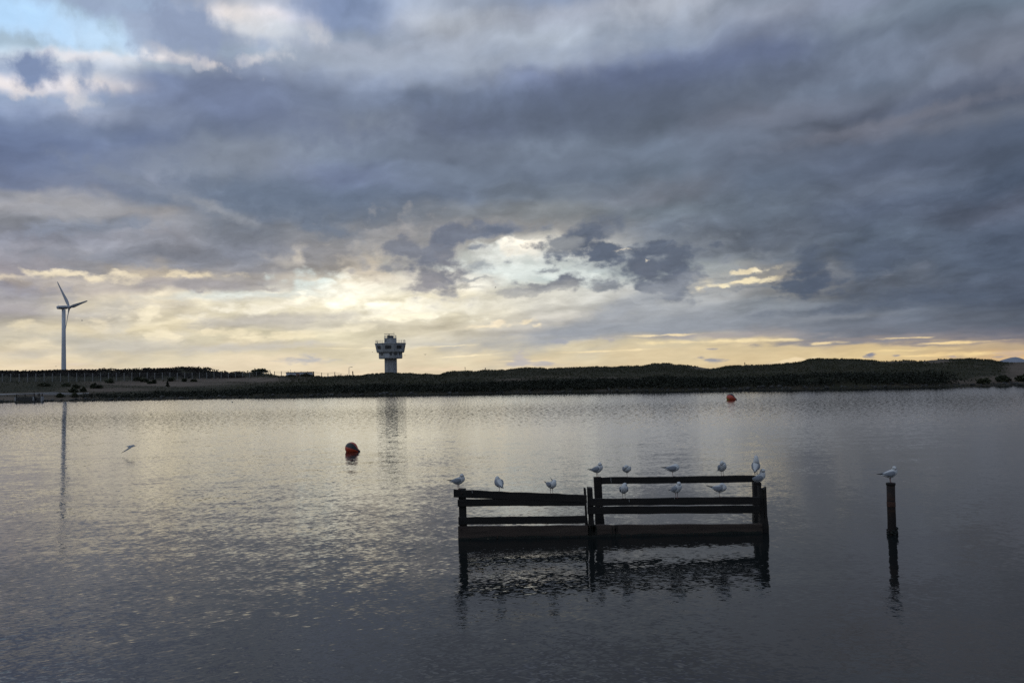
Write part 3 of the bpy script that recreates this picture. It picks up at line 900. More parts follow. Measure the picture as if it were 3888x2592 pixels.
gu = wn('ShaderNodeMapping'); gu.inputs['Scale'].default_value = (0.035, 0.075, 1)
wt.links.new(wg.outputs['Position'], gu.inputs[0])
gun = wn('ShaderNodeTexNoise', noise_dimensions='2D'); gun.inputs['Scale'].default_value = 1.0; gun.inputs['Detail'].default_value = 3
wt.links.new(gu.outputs[0], gun.inputs['Vector'])
gum = wn('ShaderNodeMapRange'); gum.inputs[1].default_value = 0.3; gum.inputs[2].default_value = 0.7; gum.inputs[3].default_value = 0.55; gum.inputs[4].default_value = 1.3
wt.links.new(gun.outputs[0], gum.inputs[0])
GUST = gum.outputs[0]
wsp = wn('ShaderNodeSeparateXYZ'); wt.links.new(wg.outputs['Position'], wsp.inputs[0])


lee = wr(wsp.outputs[1], 12, 60, 0.9, 0.34)          # calmer under the far dunes
GUST = wm('MULTIPLY', GUST, lee)
east = wm('MULTIPLY', GUST, wr(wsp.outputs[0], -9, 9, 1.0, 0.45))
west = wm('MULTIPLY', GUST, wr(wsp.outputs[0], -9, 9, 0.5, 1.0))
ripple(2.4, 1.0, R(12), 0.05, 1, GUST)
ripple(0.20, 0.058, R(30), 0.15, 2, east, sharp=10.0)
ripple(0.19, 0.055, R(-28), 0.135, 2, west, sharp=10.0)
ripple(0.62, 0.30, R(4), 0.045, 1, GUST)
ripple(0.10, 0.05, R(6), 0.07, 1, GUST)
ripple(0.34, 0.22, R(3), 0.15, 2, wr(wsp.outputs[1], 28, 75, 0.0, 1.0))
ripple(0.42, 0.20, R(64), 0.06, 1, GUST)
ripple(0.36, 0.17, R(-58), 0.05, 1, GUST)
# a breeze ruffles the strip under the far bank: steep near faces turned to this shore
brz = wn('ShaderNodeVectorMath', operation='SCALE'); brz.inputs[0].default_value = (0, -0.024, 0)
wt.links.new(wr(wsp.outputs[1], 74, 104, 0.0, 1.0), brz.inputs['Scale'])
bad = wn('ShaderNodeVectorMath', operation='ADD')
wt.links.new(total, bad.inputs[0]); wt.links.new(brz.outputs[0], bad.inputs[1])
total = bad.outputs[0]
fl = wn('ShaderNodeVectorMath', operation='ADD'); fl.inputs[1].default_value = (0, 0, 1)
wt.links.new(total, fl.inputs[0])
nm = wn('ShaderNodeVectorMath', operation='NORMALIZE')
wt.links.new(fl.outputs[0], nm.inputs[0])
wt.links.new(nm.outputs[0], wb.inputs['Normal'])
water = mesh_obj('water', [(-900, -60, 0), (900, -60, 0), (900, 520, 0), (-900, 520, 0)], [(0, 1, 2, 3)], M_water)
tag(water, kind='structure')

# ================================================================== radar tower
TD = 290.0                                     # distance; one photo pixel there is 0.092 m
tx = W(1484, 1400, TD).x
tz0 = 0.6
tower = empty('radar_tower', (tx, TD, tz0), 'grey concrete radar lookout tower with wide flared top rising behind the dunes', 'tower')
zt = lambda py: W(1484, py, TD).z - tz0
mx_ = lambda px: (px - 1484) * TD / F_PX
SIDE = 8


def prism(mb, prof, n=SIDE, turn=0.5):
    """n-sided tower storey: (half width, z) rows"""
    vs, fs = [], []
    for r, z in prof:
        for i in range(n):
            t = 2 * math.pi * (i + turn) / n
            k = r / math.cos(math.pi / n)
            vs.append((k * math.cos(t), k * math.sin(t), z))
    for j in range(len(prof) - 1):
        for i in range(n):
            k = (i + 1) % n
            fs.append((j * n + i, j * n + k, (j + 1) * n + k, (j + 1) * n + i))
    fs.append(tuple(range(n - 1, -1, -1)))
    fs.append(tuple(range((len(prof) - 1) * n, len(prof) * n)))
    return mb.add(vs, fs)


rs, rl, ru0, ru1, rc = 2.05, 3.9, 4.55, 5.05, 2.0
prism(MB(), [(rs, 0), (rs, zt(1360) + 0.02)]).build('stem', M_conc, tower, bevel=0.03)
prism(MB(), [(rl - .15, zt(1360) - 0.15), (rl, zt(1358)), (rl, zt(1338) + 0.04)]).build('lower_storey', M_conc, tower)
prism(MB(), [(ru0 - .25, zt(1338.5) - .05), (ru0, zt(1336.5)), (ru1 + .05, zt(1305))]).build('flared_storey', M_conc, tower)
prism(MB(), [(ru1 + .16, zt(1305) + 0.003), (ru1 + .16, zt(1303)), (ru1 - .1, zt(1303) + .02)]).build('roof_edge', M_pale, tower)
prism(MB(), [(rc, zt(1303)), (rc, zt(1285)), (rc + .12, zt(1285) + .004), (rc + .12, zt(1283.5))]).build('upper_cabin', M_conc, tower)
mb = MB(); zz = zt(1283.5)
mb.hexa([(-1.0, -.8, zz), (1.0, -.8, zz), (1.0, -.8, zz + .8), (-1.0, -.8, zz + 1.0)], [(-1.0, .9, zz), (1.0, .9, zz), (1.0, .9, zz + .8), (-1.0, .9, zz + 1.0)])
mb.build('roof_housing', M_dark, tower, bevel=0.03)
mb = MB().tube((-.45, 0, zz + .9), (-.45, 0, zt(1267.5)), .17, .13, 10); mb.build('scanner_mast', M_dark, tower)
sc_bar = MB().box((-2.1, -.12, -.07), (1.55, .12, .09)).box((-1.9, -.2, -.03), (1.35, -.12, .05)).build('radar_scanner', M_galv, tower, loc=(-.1, 0, zt(1267.2)), bevel=.02)
# aerials
MB().tube((1.45, -1.2, zz), (1.45, -1.2, zt(1261)), .035, .02, 6).tube((1.1, -1.2, zt(1263)), (1.75, -1.2, zt(1262)), .015, None, 5).build('aerial', M_dark, tower)
MB().tube((-4.3, -1.2, zt(1303)), (-4.3, -1.2, zt(1290)), .05, .03, 6).tube((-4.3, -1.2, zt(1302)), (-4.3, -1.2, zt(1298)), .11, .09, 6).build('aerial', M_dark, tower)


def rail(name, r, z, h, nper=4):
    m = MB()
    pts = []
    for i in range(SIDE):
        t0 = 2 * math.pi * (i + .5) / SIDE; t1 = 2 * math.pi * (i + 1.5) / SIDE
        k = r / math.cos(math.pi / SIDE)
        p, q = Vector((k * math.cos(t0), k * math.sin(t0), z)), Vector((k * math.cos(t1), k * math.sin(t1), z))
        for j in range(nper):
            a = p.lerp(q, j / nper)
            m.tube(a, a + Vector((0, 0, h)), .03, None, 5)
        for hh in (h, h * .55):
            m.tube(p + Vector((0, 0, hh)), q + Vector((0, 0, hh)), .025, None, 5)
    o = m.build(name, M_galv, tower)
    return o


rail('roof_railing', ru1 - .1, zt(1303) + .02, 1.05)
rail('cabin_railing', rc - .05, zt(1283.5), 1.0, 3)


def face_panel(name, k, u0, u1, z0, z1, prof, m, proud=.03, depth=.06, parent=None, n=SIDE):
    """a panel lying on face k of an n-sided storey; prof: (halfwidth, z) x 2"""
    t = 2 * math.pi * k / n
    nrm = Vector((math.cos(t), math.sin(t), 0)); tan = Vector((-math.sin(t), math.cos(t), 0))
    def P_(u, z, off):
        f = (z - prof[0][1]) / (prof[1][1] - prof[0][1])
        r = prof[0][0] + (prof[1][0] - prof[0][0]) * f
        return nrm * (r + off) + tan * u + Vector((0, 0, z))
    a = [P_(u, z, proud) for u, z in ((u0, z0), (u1, z0), (u1, z1), (u0, z1))]
    b = [P_(u, z, proud - depth) for u, z in ((u0, z0), (u1, z0), (u1, z1), (u0, z1))]
    return MB().hexa(a, b).build(name, m, parent or tower)


up_ = ((ru0, zt(1336.5)), (ru1 + .05, zt(1305)))
lo_ = ((rl, zt(1358)), (rl, zt(1338)))
# face 6 looks at the lake (-y); 5 is left of it, 7 right of it
w_z0, w_z1 = zt(1325), zt(1312.5)
wide = {6: (-1.15, .95), 5: (-1.0, .9), 7: (-.95, 1.05), 4: (-1, 1), 0: (-1, 1)}
for k, (u0, u1) in wide.items():
    fr = face_panel('window', k, u0, u1, w_z0, w_z1, up_, M_glass, .05)
    for i in range(5):
        z_ = w_z0 + (w_z1 - w_z0) * (i + .5) / 5
        face_panel('louvre', k, u0 + .06, u1 - .06, z_ - .05, z_ + .03, up_, M_louv, .085, .03, fr)
for k in (5, 6, 7):
    u_ = (ru0 + .2) * math.tan(math.pi / 8)
    face_panel('concrete_panel', k, -u_ + .08, u_ - .08, zt(1335.5), zt(1327), up_, M_conc, .03)
face_panel('pale_panel', 7, .1, 1.2, zt(1335), zt(1326), up_, M_pale, .07)
for k, u0, u1, m in ((5, -.5, .9, M_glass), (6, -1.5, .2, M_pale), (6, .25, 1.0, M_glass), (7, -1.4, -.1, M_glass), (7, .2, .5, M_pale), (7, .6, 1.3, M_glass)):
    zb_, zt_ = (zt(1357.5), zt(1339.5)) if m is M_pale else (zt(1349), zt(1340))
    face_panel('window' if m is M_glass else 'pale_panel', k, u0, u1, zb_, zt_, lo_, m, .05)
cb_ = ((rc, zt(1303)), (rc, zt(1285)))
hw = face_panel('window', 5, -.45, .45, zt(1297.5), zt(1290), cb_, M_glass, .05)
st_ = ((rs, 0), (rs, zt(1360)))
for k in (5, 6, 7):
    for u in (-.42, .42):
        face_panel('stem_rib', k, u - .05, u + .05, 0.3, zt(1361), st_, M_conc, .05)
face_panel('stem_window', 7, .1, .4, zt(1405), zt(1399), st_, M_glass, .04)

# ================================================================== wind turbine
ND = 675.0
nz0 = 0.6
nx = W(242, 1400, ND).x
turb = empty('wind_turbine', (nx, ND, nz0), 'tall white three bladed wind turbine beyond the left bank', 'turbine')
hubz = W(240, 1167, ND).z - nz0
m = MB().lathe([(1.95, 0), (1.85, 8), (1.72, 22), (1.55, 36), (1.42, hubz - 1.7)], 24)
m.build('tower_tube', M_tower, turb, smooth=True)
_vd = Vector((nx, ND, 0)).normalized(); _vr = Vector((_vd.y, -_vd.x, 0))
ax_ = (_vr * .885 + _vd * .465 + Vector((0, 0, .05))).normalized()       # rotor axis, away to the right
hz_ = Vector((ax_.y, -ax_.x, 0)).normalized()
upv = hz_.cross(ax_) * -1
if upv.z < 0: upv = -upv
nac0 = Vector((0, 0, hubz))
m = MB()
secs = [(-5.4, .95, .9, .05), (-5.0, 1.35, 1.35, .0), (-1.5, 1.55, 1.6, -.05), (2.2, 1.5, 1.5, .1), (3.5, 1.15, 1.15, .2)]
vs = []
NS = 12
for (d, w_, h_, dz_) in secs:
    for i in range(NS):
        t = 2 * math.pi * i / NS
        c_, s_ = math.cos(t), math.sin(t)
        q = 0.62
        vs.append(nac0 + ax_ * d + hz_ * (math.copysign(abs(c_) ** q, c_) * w_) + upv * (math.copysign(abs(s_) ** q, s_) * h_ + dz_))
fs = []
for j in range(len(secs) - 1):
    for i in range(NS):
        k = (i + 1) % NS
        fs.append((j * NS + i, j * NS + k, (j + 1) * NS + k, (j + 1) * NS + i))
fs.append(tuple(range(NS - 1, -1, -1))); fs.append(tuple(range((len(secs) - 1) * NS, len(secs) * NS)))
nac = mesh_obj('nacelle', vs, fs, M_tower, turb)
side = MB().hexa([nac0 + ax_ * -4.6 + hz_ * 1.62 + upv * -.9, nac0 + ax_ * 2.0 + hz_ * 1.62 + upv * -.9, nac0 + ax_ * 2.0 + hz_ * 1.62 + upv * -.25, nac0 + ax_ * -4.6 + hz_ * 1.62 + upv * -.1],
                 [nac0 + ax_ * -4.6 + hz_ * 1.3 + upv * -.9, nac0 + ax_ * 2.0 + hz_ * 1.3 + upv * -.9, nac0 + ax_ * 2.0 + hz_ * 1.3 + upv * -.25, nac0 + ax_ * -4.6 + hz_ * 1.3 + upv * -.1])
side.build('side_stripe', M_dark, nac)
MB().tube(nac0 + ax_ * -4.4 + upv * 1.3, nac0 + ax_ * -4.4 + upv * 3.1, .07, .05, 6).build('wind_vane', M_dark, nac)
hub0 = nac0 + ax_ * 4.6 + upv * .2
m = MB(); vs = []; fs = []
prof = [(1.05, -1.2), (1.3, -.5), (1.3, .4), (1.0, 1.2), (.5, 1.8), (.05, 2.0)]
for r, d in prof:
    for i in range(14):
        t = 2 * math.pi * i / 14
        vs.append(hub0 + ax_ * d + (hz_ * math.cos(t) + upv * math.sin(t)) * r)
for j in range(len(prof) - 1):
    for i in range(14):
        k = (i + 1) % 14
        fs.append((j * 14 + i, j * 14 + k, (j + 1) * 14 + k, (j + 1) * 14 + i))
fs.append(tuple(range(13, -1, -1)))
mesh_obj('hub', vs, fs, M_tower, turb, smooth=True)
BL = 27.8


def blade(theta):
    d = (-hz_ if hz_.dot(_vr) > 0 else hz_) * math.sin(theta) + upv * math.cos(theta)
    e = ax_.cross(d).normalized()
    rows_ = [(0.6, .75, .75, 0), (2.0, .8, .72, 0), (4.5, 1.25, .42, .2), (7, 1.35, .33, .2), (13, 1.05, .22, .12), (20, .72, .14, .05), (25.5, .58, .09, 0), (27.6, .36, .05, 0), (BL, .03, .02, 0)]
    vs, fs = [], []
    for (s, ch, th, off) in rows_:
        tw = R(24) * (1 - s / BL) + R(8)
        ce = e * math.cos(tw) + ax_ * math.sin(tw)
        ct = ax_ * math.cos(tw) - e * math.sin(tw)
        for i in range(10):
            t = 2 * math.pi * i / 10
            x_ = math.cos(t); y_ = math.sin(t) * (1 if x_ > -.2 else .55)
            vs.append(hub0 + d * s + ce * (x_ * ch + off) + ct * (y_ * th))
    for j in range(len(rows_) - 1):
        for i in range(10):
            k = (i + 1) % 10
            fs.append((j * 10 + i, j * 10 + k, (j + 1) * 10 + k, (j + 1) * 10 + i))
    fs.append(tuple(range(9, -1, -1))); fs.append(tuple(range(80, 90)))
    mesh_obj('blade', vs, fs, M_blade, turb, smooth=True)


for th_ in (R(37), R(37 - 120), R(37 + 120)):
    blade(th_)

# ================================================================== far mountain
mv, mf = [], []
MD = 9000.0
prof_m = [(3700, 1392), (3755, 1381), (3790, 1371), (3815, 1363), (3838, 1357), (3856, 1355), (3872, 1358), (3890, 1364), (3940, 1372), (4020, 1378), (4160, 1384), (4300, 1392)]
for j, (dd, hf) in enumerate(((0, 0.0), (500, .55), (1100, 1.0), (1900, .6), (2600, 0.0))):
    for (px, py) in prof_m:
        p = W(px, py, MD + 1100)
        mv.append((p.x * (MD + dd) / (MD + 1100), MD + dd, -3 + (p.z + 3) * hf))
n_ = len(prof_m)
for j in range(4):
    for i in range(n_ - 1):
        mf.append((j * n_ + i, j * n_ + i + 1, (j + 1) * n_ + i + 1, (j + 1) * n_ + i))
hill = mesh_obj('hills', mv, mf, M_hill, smooth=True)
tag(hill, kind='structure')

# ================================================================== wire fence along the left bank
f_px = []
p_ = -120.0
while p_ < 1045:
    f_px.append(p_)
    p_ += 32.2 - 6.0 * max(0, p_) / 1000.0
fpts = []
for px in f_px:
    yd = np.interp(px, [0, 1000], [210, 234])
    top = np.interp(px, [-200, 0, 500, 800, 1000, 1100], [1418, 1418, 1414, 1413, 1410, 1409])
    x = W(px, 1400, yd).x
    g = float(ground(x, yd)) - .25
    fpts.append((x, yd, g, W(px, top, yd).z))
fence = empty('wire_fence', (fpts[0][0], fpts[0][1], fpts[0][2]), 'long wire mesh fence on pale concrete posts along the left bank', 'fence')
fo = Vector(fence.location)
for (x, y, g, zt_) in fpts:
    MB().box((x - fo.x - .075, y - fo.y - .075, g - fo.z), (x - fo.x + .075, y - fo.y + .075, zt_ - fo.z)).build('post', M_fpost, fence)
m = MB()
for a, b in zip(fpts[:-1], fpts[1:]):
    pa, pb = Vector((a[0], a[1] + .02, 0)), Vector((b[0], b[1] + .02, 0))
    for h in (.08, .3, .52, .74, .96):
        m.tube(pa + Vector((0, 0, a[2] + .25 + (a[3] - a[2] - .25) * h)) - fo, pb + Vector((0, 0, b[2] + .25 + (b[3] - b[2] - .25) * h)) - fo, .010, None, 3, cap=False)
    for i in range(1, 16):
        f_ = i / 16
        c = pa.lerp(pb, f_)
        za = a[2] + .3 + (b[2] - a[2]) * f_; zb_ = a[3] - .06 + (b[3] - a[3]) * f_
        m.tube(c + Vector((0, 0, za)) - fo, c + Vector((0, 0, zb_)) - fo, .009, None, 3, cap=False)
tag(m.build('wire_mesh', M_wire, fence), kind='stuff')

# ================================================================== fence, white hut, lamp on the mound
HD = 236.0
h2 = [(1042, 1409), (1068, 1409), (1094, 1409), (1119, 1409), (1143, 1409), (1168, 1409), (1191, 1410), (1221, 1414), (1245, 1416), (1271, 1412), (1295, 1418), (1319, 1420)]
base_p = W(1068, 1424, HD)
hf_ = empty('wire_fence', (base_p.x, HD, .8), 'dark post and wire fence on the skyline above the white hut', 'fence')
ho = Vector(hf_.location)
pts = []
for i, (px, py) in enumerate(h2):
    p = W(px, py, HD + 8)
    pts.append(p)
    lean = .35 if px == 1295 else 0
    th = .11 if px not in (1191,) else .16
    m = MB()
    if px == 1191:
        q = W(1183, 1424, HD + 8)
        m.hexa([Vector((p.x - .9, p.y - .1, .6)) - ho, Vector((p.x + .12, p.y - .1, .6)) - ho, Vector((p.x + .12, p.y - .1, p.z)) - ho, Vector((p.x - .12, p.y - .1, p.z)) - ho],
               [Vector((p.x - .9, p.y + .1, .6)) - ho, Vector((p.x + .12, p.y + .1, .6)) - ho, Vector((p.x + .12, p.y + .1, p.z)) - ho, Vector((p.x - .12, p.y + .1, p.z)) - ho])
    else:
        m.tube(Vector((p.x - lean * 1.6, p.y, .6)) - ho, p - ho, th, th * .9, 6)
    m.build('post', M_dark, hf_)
m = MB()
for a, b in zip(pts[:-1], pts[1:]):
    for dz_ in (.05, .28, .55):
        m.tube(a - ho - Vector((0, 0, dz_)), b - ho - Vector((0, 0, dz_)), .022, None, 4, cap=False)
tag(m.build('wire', M_wire, hf_), kind='stuff')

hx0, hx1 = W(1086, 1400, HD).x, W(1177, 1400, HD).x
hz1 = W(1130, 1414.5, HD).z
hz_0 = W(1130, 1434, HD).z - .6
hut = empty('white_hut', ((hx0 + hx1) / 2, HD, hz_0), 'low flat roofed white hut with brown doors left of the tower', 'building')
hw_ = (hx1 - hx0) / 2; hh_ = hz1 - hz_0
MB().box((-hw_, 0, 0), (hw_, 3.2, hh_)).build('wall', M_build, hut, bevel=.02)
MB().box((-hw_ - .12, -.12, hh_ + .003), (hw_ + .12, 3.35, hh_ + .18)).build('roof', M_dark, hut, bevel=.02)
ux = lambda px: W(px, 1400, HD).x - (hx0 + hx1) / 2
uz = lambda py: W(1130, py, HD).z - hz_0
d_ = MB().box((ux(1123), -.05, max(0, uz(1436))), (ux(1137), .03, uz(1418))).build('door', M_door, hut)
MB().box((ux(1126), -.075, uz(1427)), (ux(1127.5), -.05, uz(1423))).build('notice', M_pale, d_)
MB().box((ux(1154), -.05, max(0, uz(1436))), (ux(1168), .03, uz(1417.5))).build('shutter', M_door, hut)
MB().box((ux(1103), -.05, uz(1421)), (ux(1107), .03, uz(1417))).build('vent', M_galv, hut)
MB().tube((ux(1098), 1.5, hh_ + .18), (ux(1098), 1.5, uz(1403)), .05, .04, 6).tube((ux(1098), 1.5, uz(1403)), (ux(1096.5), 1.5, uz(1401)), .05, .03, 6).build('flue', M_galv, hut)

lp = W(1325, 1426, HD - 5)
lamp = empty('street_lamp', (lp.x, lp.y, lp.z - .6), 'single arm street lamp on the skyline left of the tower', 'lamp')
lo = Vector(lamp.location)
a0 = W(1325, 1394.5, HD - 5) - lo; a1 = W(1336, 1393.2, HD - 5) - lo
MB().tube((0, 0, 0), a0, .085, .055, 8).build('column', M_galv, lamp)
MB().tube(a0, a1, .045, .04, 6).build('arm', M_galv, lamp)
MB().box((a1.x - .35, -.1, a1.z - .06), (a1.x + .18, .1, a1.z + .07)).build('lamp_head', M_galv, lamp, bevel=.03)

sp_ = W(1340, 1426, HD - 10)
stump = empty('timber_post', (sp_.x, sp_.y, sp_.z - .5), 'thick dark timber post standing right of the street lamp', 'post')
so = Vector(stump.location)
pt = W(1339, 1409.5, HD - 10) - so
MB().tube((.05, 0, 0), pt, .17, .13, 8).build('shaft', M_tar, stump)
MB().tube(pt, pt + Vector((0, 0, .06)), .15, .12, 8).build('cap', M_tar, stump)

# marker posts and bench on the dune top right of the tower
for k, (px, top, bot, hw2, lab) in enumerate(((1766, 1393, 1409, 1.3, 'slim marker post with narrow oval head on the dune right of the tower'),
                                              (1843, 1396, 1410, 2.1, 'marker post with wide square head beside the skyline bench'))):
    D_ = 198.5
    b_ = W(px, bot, D_); t_p = W(px, top, D_)
    b_.z -= .4
    mk = empty('marker_post', b_, lab, 'post', 'marker posts on the dune top')
    H_ = t_p.z - b_.z
    MB().tube((0, 0, 0), (.02, 0, H_ - .25), .05, .045, 7).build('pole', M_dark, mk)
    wv = hw2 * D_ / F_PX
    hd = MB().lathe([(wv * .45, H_ - .36), (wv * .9, H_ - .26), (wv, H_ - .15), (wv * .85, H_ - .05), (wv * .35, H_)], 10)
    hd.build('head', M_dark, mk, smooth=True)
b0 = W(1844.5, 1408, 198.2); b1 = W(1857, 1408, 198.2)
bench = empty('bench', ((b0.x + b1.x) / 2, 198.2, b0.z - .55), 'low brown bench on the skyline beside the marker post', 'bench')
hl = (b1.x - b0.x) / 2
for y_ in (-.2, -.02, .16):
    MB().box((-hl, y_, .5), (hl, y_ + .15, .56)).build('slat', M_brown, bench)
for x_ in (-hl + .05, hl - .05):
    MB().box((x_ - .04, -.2, 0), (x_ + .04, .3, .497)).build('leg', M_dark, bench)
MB().box((hl - .1, .25, .3), (hl - .02, .31, .72)).build('arm_post', M_dark, bench)

# ================================================================== person on the right hand dune
def skin_mesh(name, pts, edges, rad, m, parent, sub=2):
    me = bpy.data.meshes.new(name)
    me.from_pydata(pts, edges, [])
    o = bpy.data.objects.new(name, me)
    COL.objects.link(o)
    o.parent = parent
    me.materials.append(m)
    sk = o.modifiers.new('skin', 'SKIN')
    for i, v in enumerate(me.skin_vertices[0].data):
        v.radius = (rad[i], rad[i]) if not isinstance(rad[i], tuple) else rad[i]
    me.skin_vertices[0].data[0].use_root = True
    s = o.modifiers.new('sub', 'SUBSURF'); s.levels = sub; s.render_levels = sub
    return o


pd = 415.0
pb = W(2828, 1385.5, pd)
pg = float(ground(pb.x, pd))
person = empty('person', (pb.x, pd, pg - .02), 'person in dark clothes standing alone on the right hand dune crest', 'person', rz=R(200))
pts_ = [(0, 0, .92), (0, 0, 1.12), (0, .01, 1.34), (0, .015, 1.46), (0, .01, 1.56), (0, 0, 1.66),
        (-.09, 0, .86), (-.10, .01, .48), (-.10, .03, .08), (-.10, -.12, .04), (.09, 0, .86), (.11, -.02, .48), (.12, .0, .08), (.12, -.15, .04),
        (-.19, .02, 1.38), (-.24, .03, 1.1), (-.22, -.06, .84), (.19, .02, 1.38), (.24, .03, 1.1), (.22, -.06, .84)]
ed_ = [(0, 1), (1, 2), (2, 3), (3, 4), (4, 5), (0, 6), (6, 7), (7, 8), (8, 9), (0, 10), (10, 11), (11, 12), (12, 13), (2, 14), (14, 15), (15, 16), (2, 17), (17, 18), (18, 19)]
ra_ = [.17, .16, .19, .07, .095, .085, .10, .065, .045, .04, .10, .065, .045, .04, .06, .045, .032, .06, .045, .032]
skin_mesh('body', pts_, ed_, ra_, M_coat, person)
MB().lathe([(.03, 1.50), (.085, 1.54), (.10, 1.62), (.09, 1.70), (.04, 1.745)], 10, 0, -.012).build('head', M_skin, person, smooth=True)
MB().lathe([(.108, 1.63), (.112, 1.66), (.095, 1.73), (.03, 1.77)], 10, 0, .006).build('hair', M_coat, person, smooth=True)
skin_mesh('coat', [(0, 0, .70), (0, 0, .95), (0, .01, 1.2), (0, .01, 1.40)], [(0, 1), (1, 2), (2, 3)], [.23, .21, .215, .15], M_coat, person)

# ================================================================== sluice and path on the left shore
SLD = float(shore_y(np.array([105.0]))[0]) + .6
s0 = W(56, 1400, SLD).x; s1 = W(159, 1400, SLD).x
slz = W(105, 1507, SLD).z
sl = empty('sluice', ((s0 + s1) / 2, SLD, -0.4), 'low stone sluice with dark gate and broken railing at the left waterline', 'sluice')
w2 = (s1 - s0) / 2
X_ = lambda px: W(px, 1400, SLD).x - (s0 + s1) / 2
Hs = slz + .4
M_swall = mat('dark wet stone', (0.045, 0.042, 0.038), 0.85, 0.35, 2.5, 0.03, 7)
nb = 0
for r_ in range(3):
    off = (r_ % 2) * .22
    x_ = X_(61)
    while x_ < X_(124) - .05:
        x2 = min(x_ + .44 - (off if x_ == X_(61) else 0), X_(124))
        MB().box((x_ + .012, 0, r_ * Hs / 3 + .01), (x2 - .012, .5, (r_ + 1) * Hs / 3 - .01)).build('stone', M_swall, sl, bevel=.015)
        x_ = x2
MB().box((X_(61) + .02, .03, 0), (X_(124) - .02, .48, Hs - .02)).build('mortar', M_swall, sl)
for a_, b_ in ((56, 60), (124.5, 128.5), (155, 159.5)):
    MB().box((X_(a_), -.05, 0), (X_(b_), .6, Hs + .06)).build('pillar', M_conc, sl, bevel=.02)
MB().box((X_(129), .35, 0), (X_(155), .5, Hs - .1)).build('recess', M_bblk, sl)  # near-black slab painted as the shade inside the opening
MB().box((X_(58), .0, Hs + .063), (X_(158), .55, Hs + .14)).build('coping', M_swall, sl, bevel=.02)
for px in (60, 92, 127, 142, 147, 157):
    MB().box((X_(px) - .05, .2, Hs + .143), (X_(px) + .05, .32, Hs + .62 + .06 * math.sin(px))).build('railing_post', M_tar, sl)
MB().box((X_(60), .22, Hs + .45), (X_(128), .28, Hs + .52)).build('rail', M_tar, sl)

pv = []
for i in range(60):
    px = -420 + i * 12.8
    yd = 163 + .6 * math.sin(i * .2)
    y2 = yd + 2.6
    for yy in (yd, y2):
        x = (px - CX) / F_PX * yy
        py = np.interp(px, [-400, 0, 150, 200, 250, 335], [1499, 1497.5, 1491, 1489, 1492, 1497.5])
        z = max(W(px, py, yd).z, float(ground(x, yy)) + .05)
        pv.append((x, yy, z))
pth = MB().add(pv, [(2 * i, 2 * i + 2, 2 * i + 3, 2 * i + 1) for i in range(59)])
k0 = len(pv)
low_ = [(x, y - .05, z - .5) for (x, y, z) in pv[0::2]]
pth.add(pv[0::2] + low_, [(i, 60 + i, 60 + i + 1, i + 1) for i in range(59)])
tag(pth.build('path', M_path), kind='structure')

# ================================================================== vegetation
def leaves(n, centre, radii, size, hollow=.55, flat=0.0, rs=None):
    """leaf clumps spread through a crown's volume -> verts, quads"""
    g = rs or rng
    d = g.normal(size=(n, 3)); d /= np.linalg.norm(d, axis=1)[:, None]
    r = (hollow + (1 - hollow) * g.random(n)) ** (1 / 1.5)
    lump = 1 + .28 * np.sin(d[:, 0] * 5 + centre[0]) * np.cos(d[:, 1] * 4 + centre[1]) + .15 * np.sin(d[:, 2] * 9 + centre[0] * 3)
    c = d * (r * lump)[:, None] * np.array(radii)
    c[:, 2] = np.abs(c[:, 2]) if flat else c[:, 2]
    c += np.array(centre)
    a = g.normal(size=(n, 3)); a /= np.linalg.norm(a, axis=1)[:, None]
    b = np.cross(a, g.normal(size=(n, 3))); b /= np.linalg.norm(b, axis=1)[:, None]
    s = size * (.5 + g.random(n))[:, None]
    q = np.stack([c - a * s, c + b * s * .55, c + a * s, c - b * s * .55], 1).reshape(-1, 3)
    f = np.arange(4 * n).reshape(n, 4)
    return q, f


def cat(parts):
    vs, fs, k = [], [], 0
    for v, f in parts:
        vs.append(v); fs.append(f + k); k += len(v)
    return np.concatenate(vs), np.concatenate(fs)


# marram grass over the dunes: blades, one mass
def blades(xy, zs, h, n_b, wid):
    N = len(xy)
    base = np.repeat(np.column_stack([xy, zs]), n_b, 0)
    m_ = len(base)
    ang = rng.random(m_) * 2 * np.pi
    hh = np.repeat(h, n_b) * (.55 + .6 * rng.random(m_))
    lean = .25 + .45 * rng.random(m_)
    off = np.column_stack([np.cos(ang), np.sin(ang), 0 * ang])
    p0 = base + off * .12 * rng.random(m_)[:, None]
    mid = p0 + off * (lean * .35 * hh)[:, None] + np.array([0, 0, 1]) * (hh * .6)[:, None]
    tip = p0 + off * (lean * hh)[:, None] + np.array([0, 0, 1]) * hh[:, None]
    sd = np.column_stack([-np.sin(ang), np.cos(ang), 0 * ang]) * wid
    q = np.stack([p0 - sd, p0 + sd, mid + sd * .8, tip, mid - sd * .8], 1)
    V_ = q.reshape(-1, 3)
    i_ = np.arange(m_) * 5
    F_ = np.concatenate([np.stack([i_, i_ + 1, i_ + 2, i_ + 4], 1), np.stack([i_ + 4, i_ + 2, i_ + 3, i_ + 3], 1)])
    return V_, F_


def tri_mesh(name, V_, F_, m, parent=None):
    # quads plus triangles written as quads with a repeated corner
    tri = F_[F_[:, 2] == F_[:, 3]][:, :3]
    qd = F_[F_[:, 2] != F_[:, 3]]
    t2 = np.concatenate([qd[:, [0, 1, 2]], qd[:, [0, 2, 3]], tri])
    return mesh_np(name, V_, t2, m, parent)


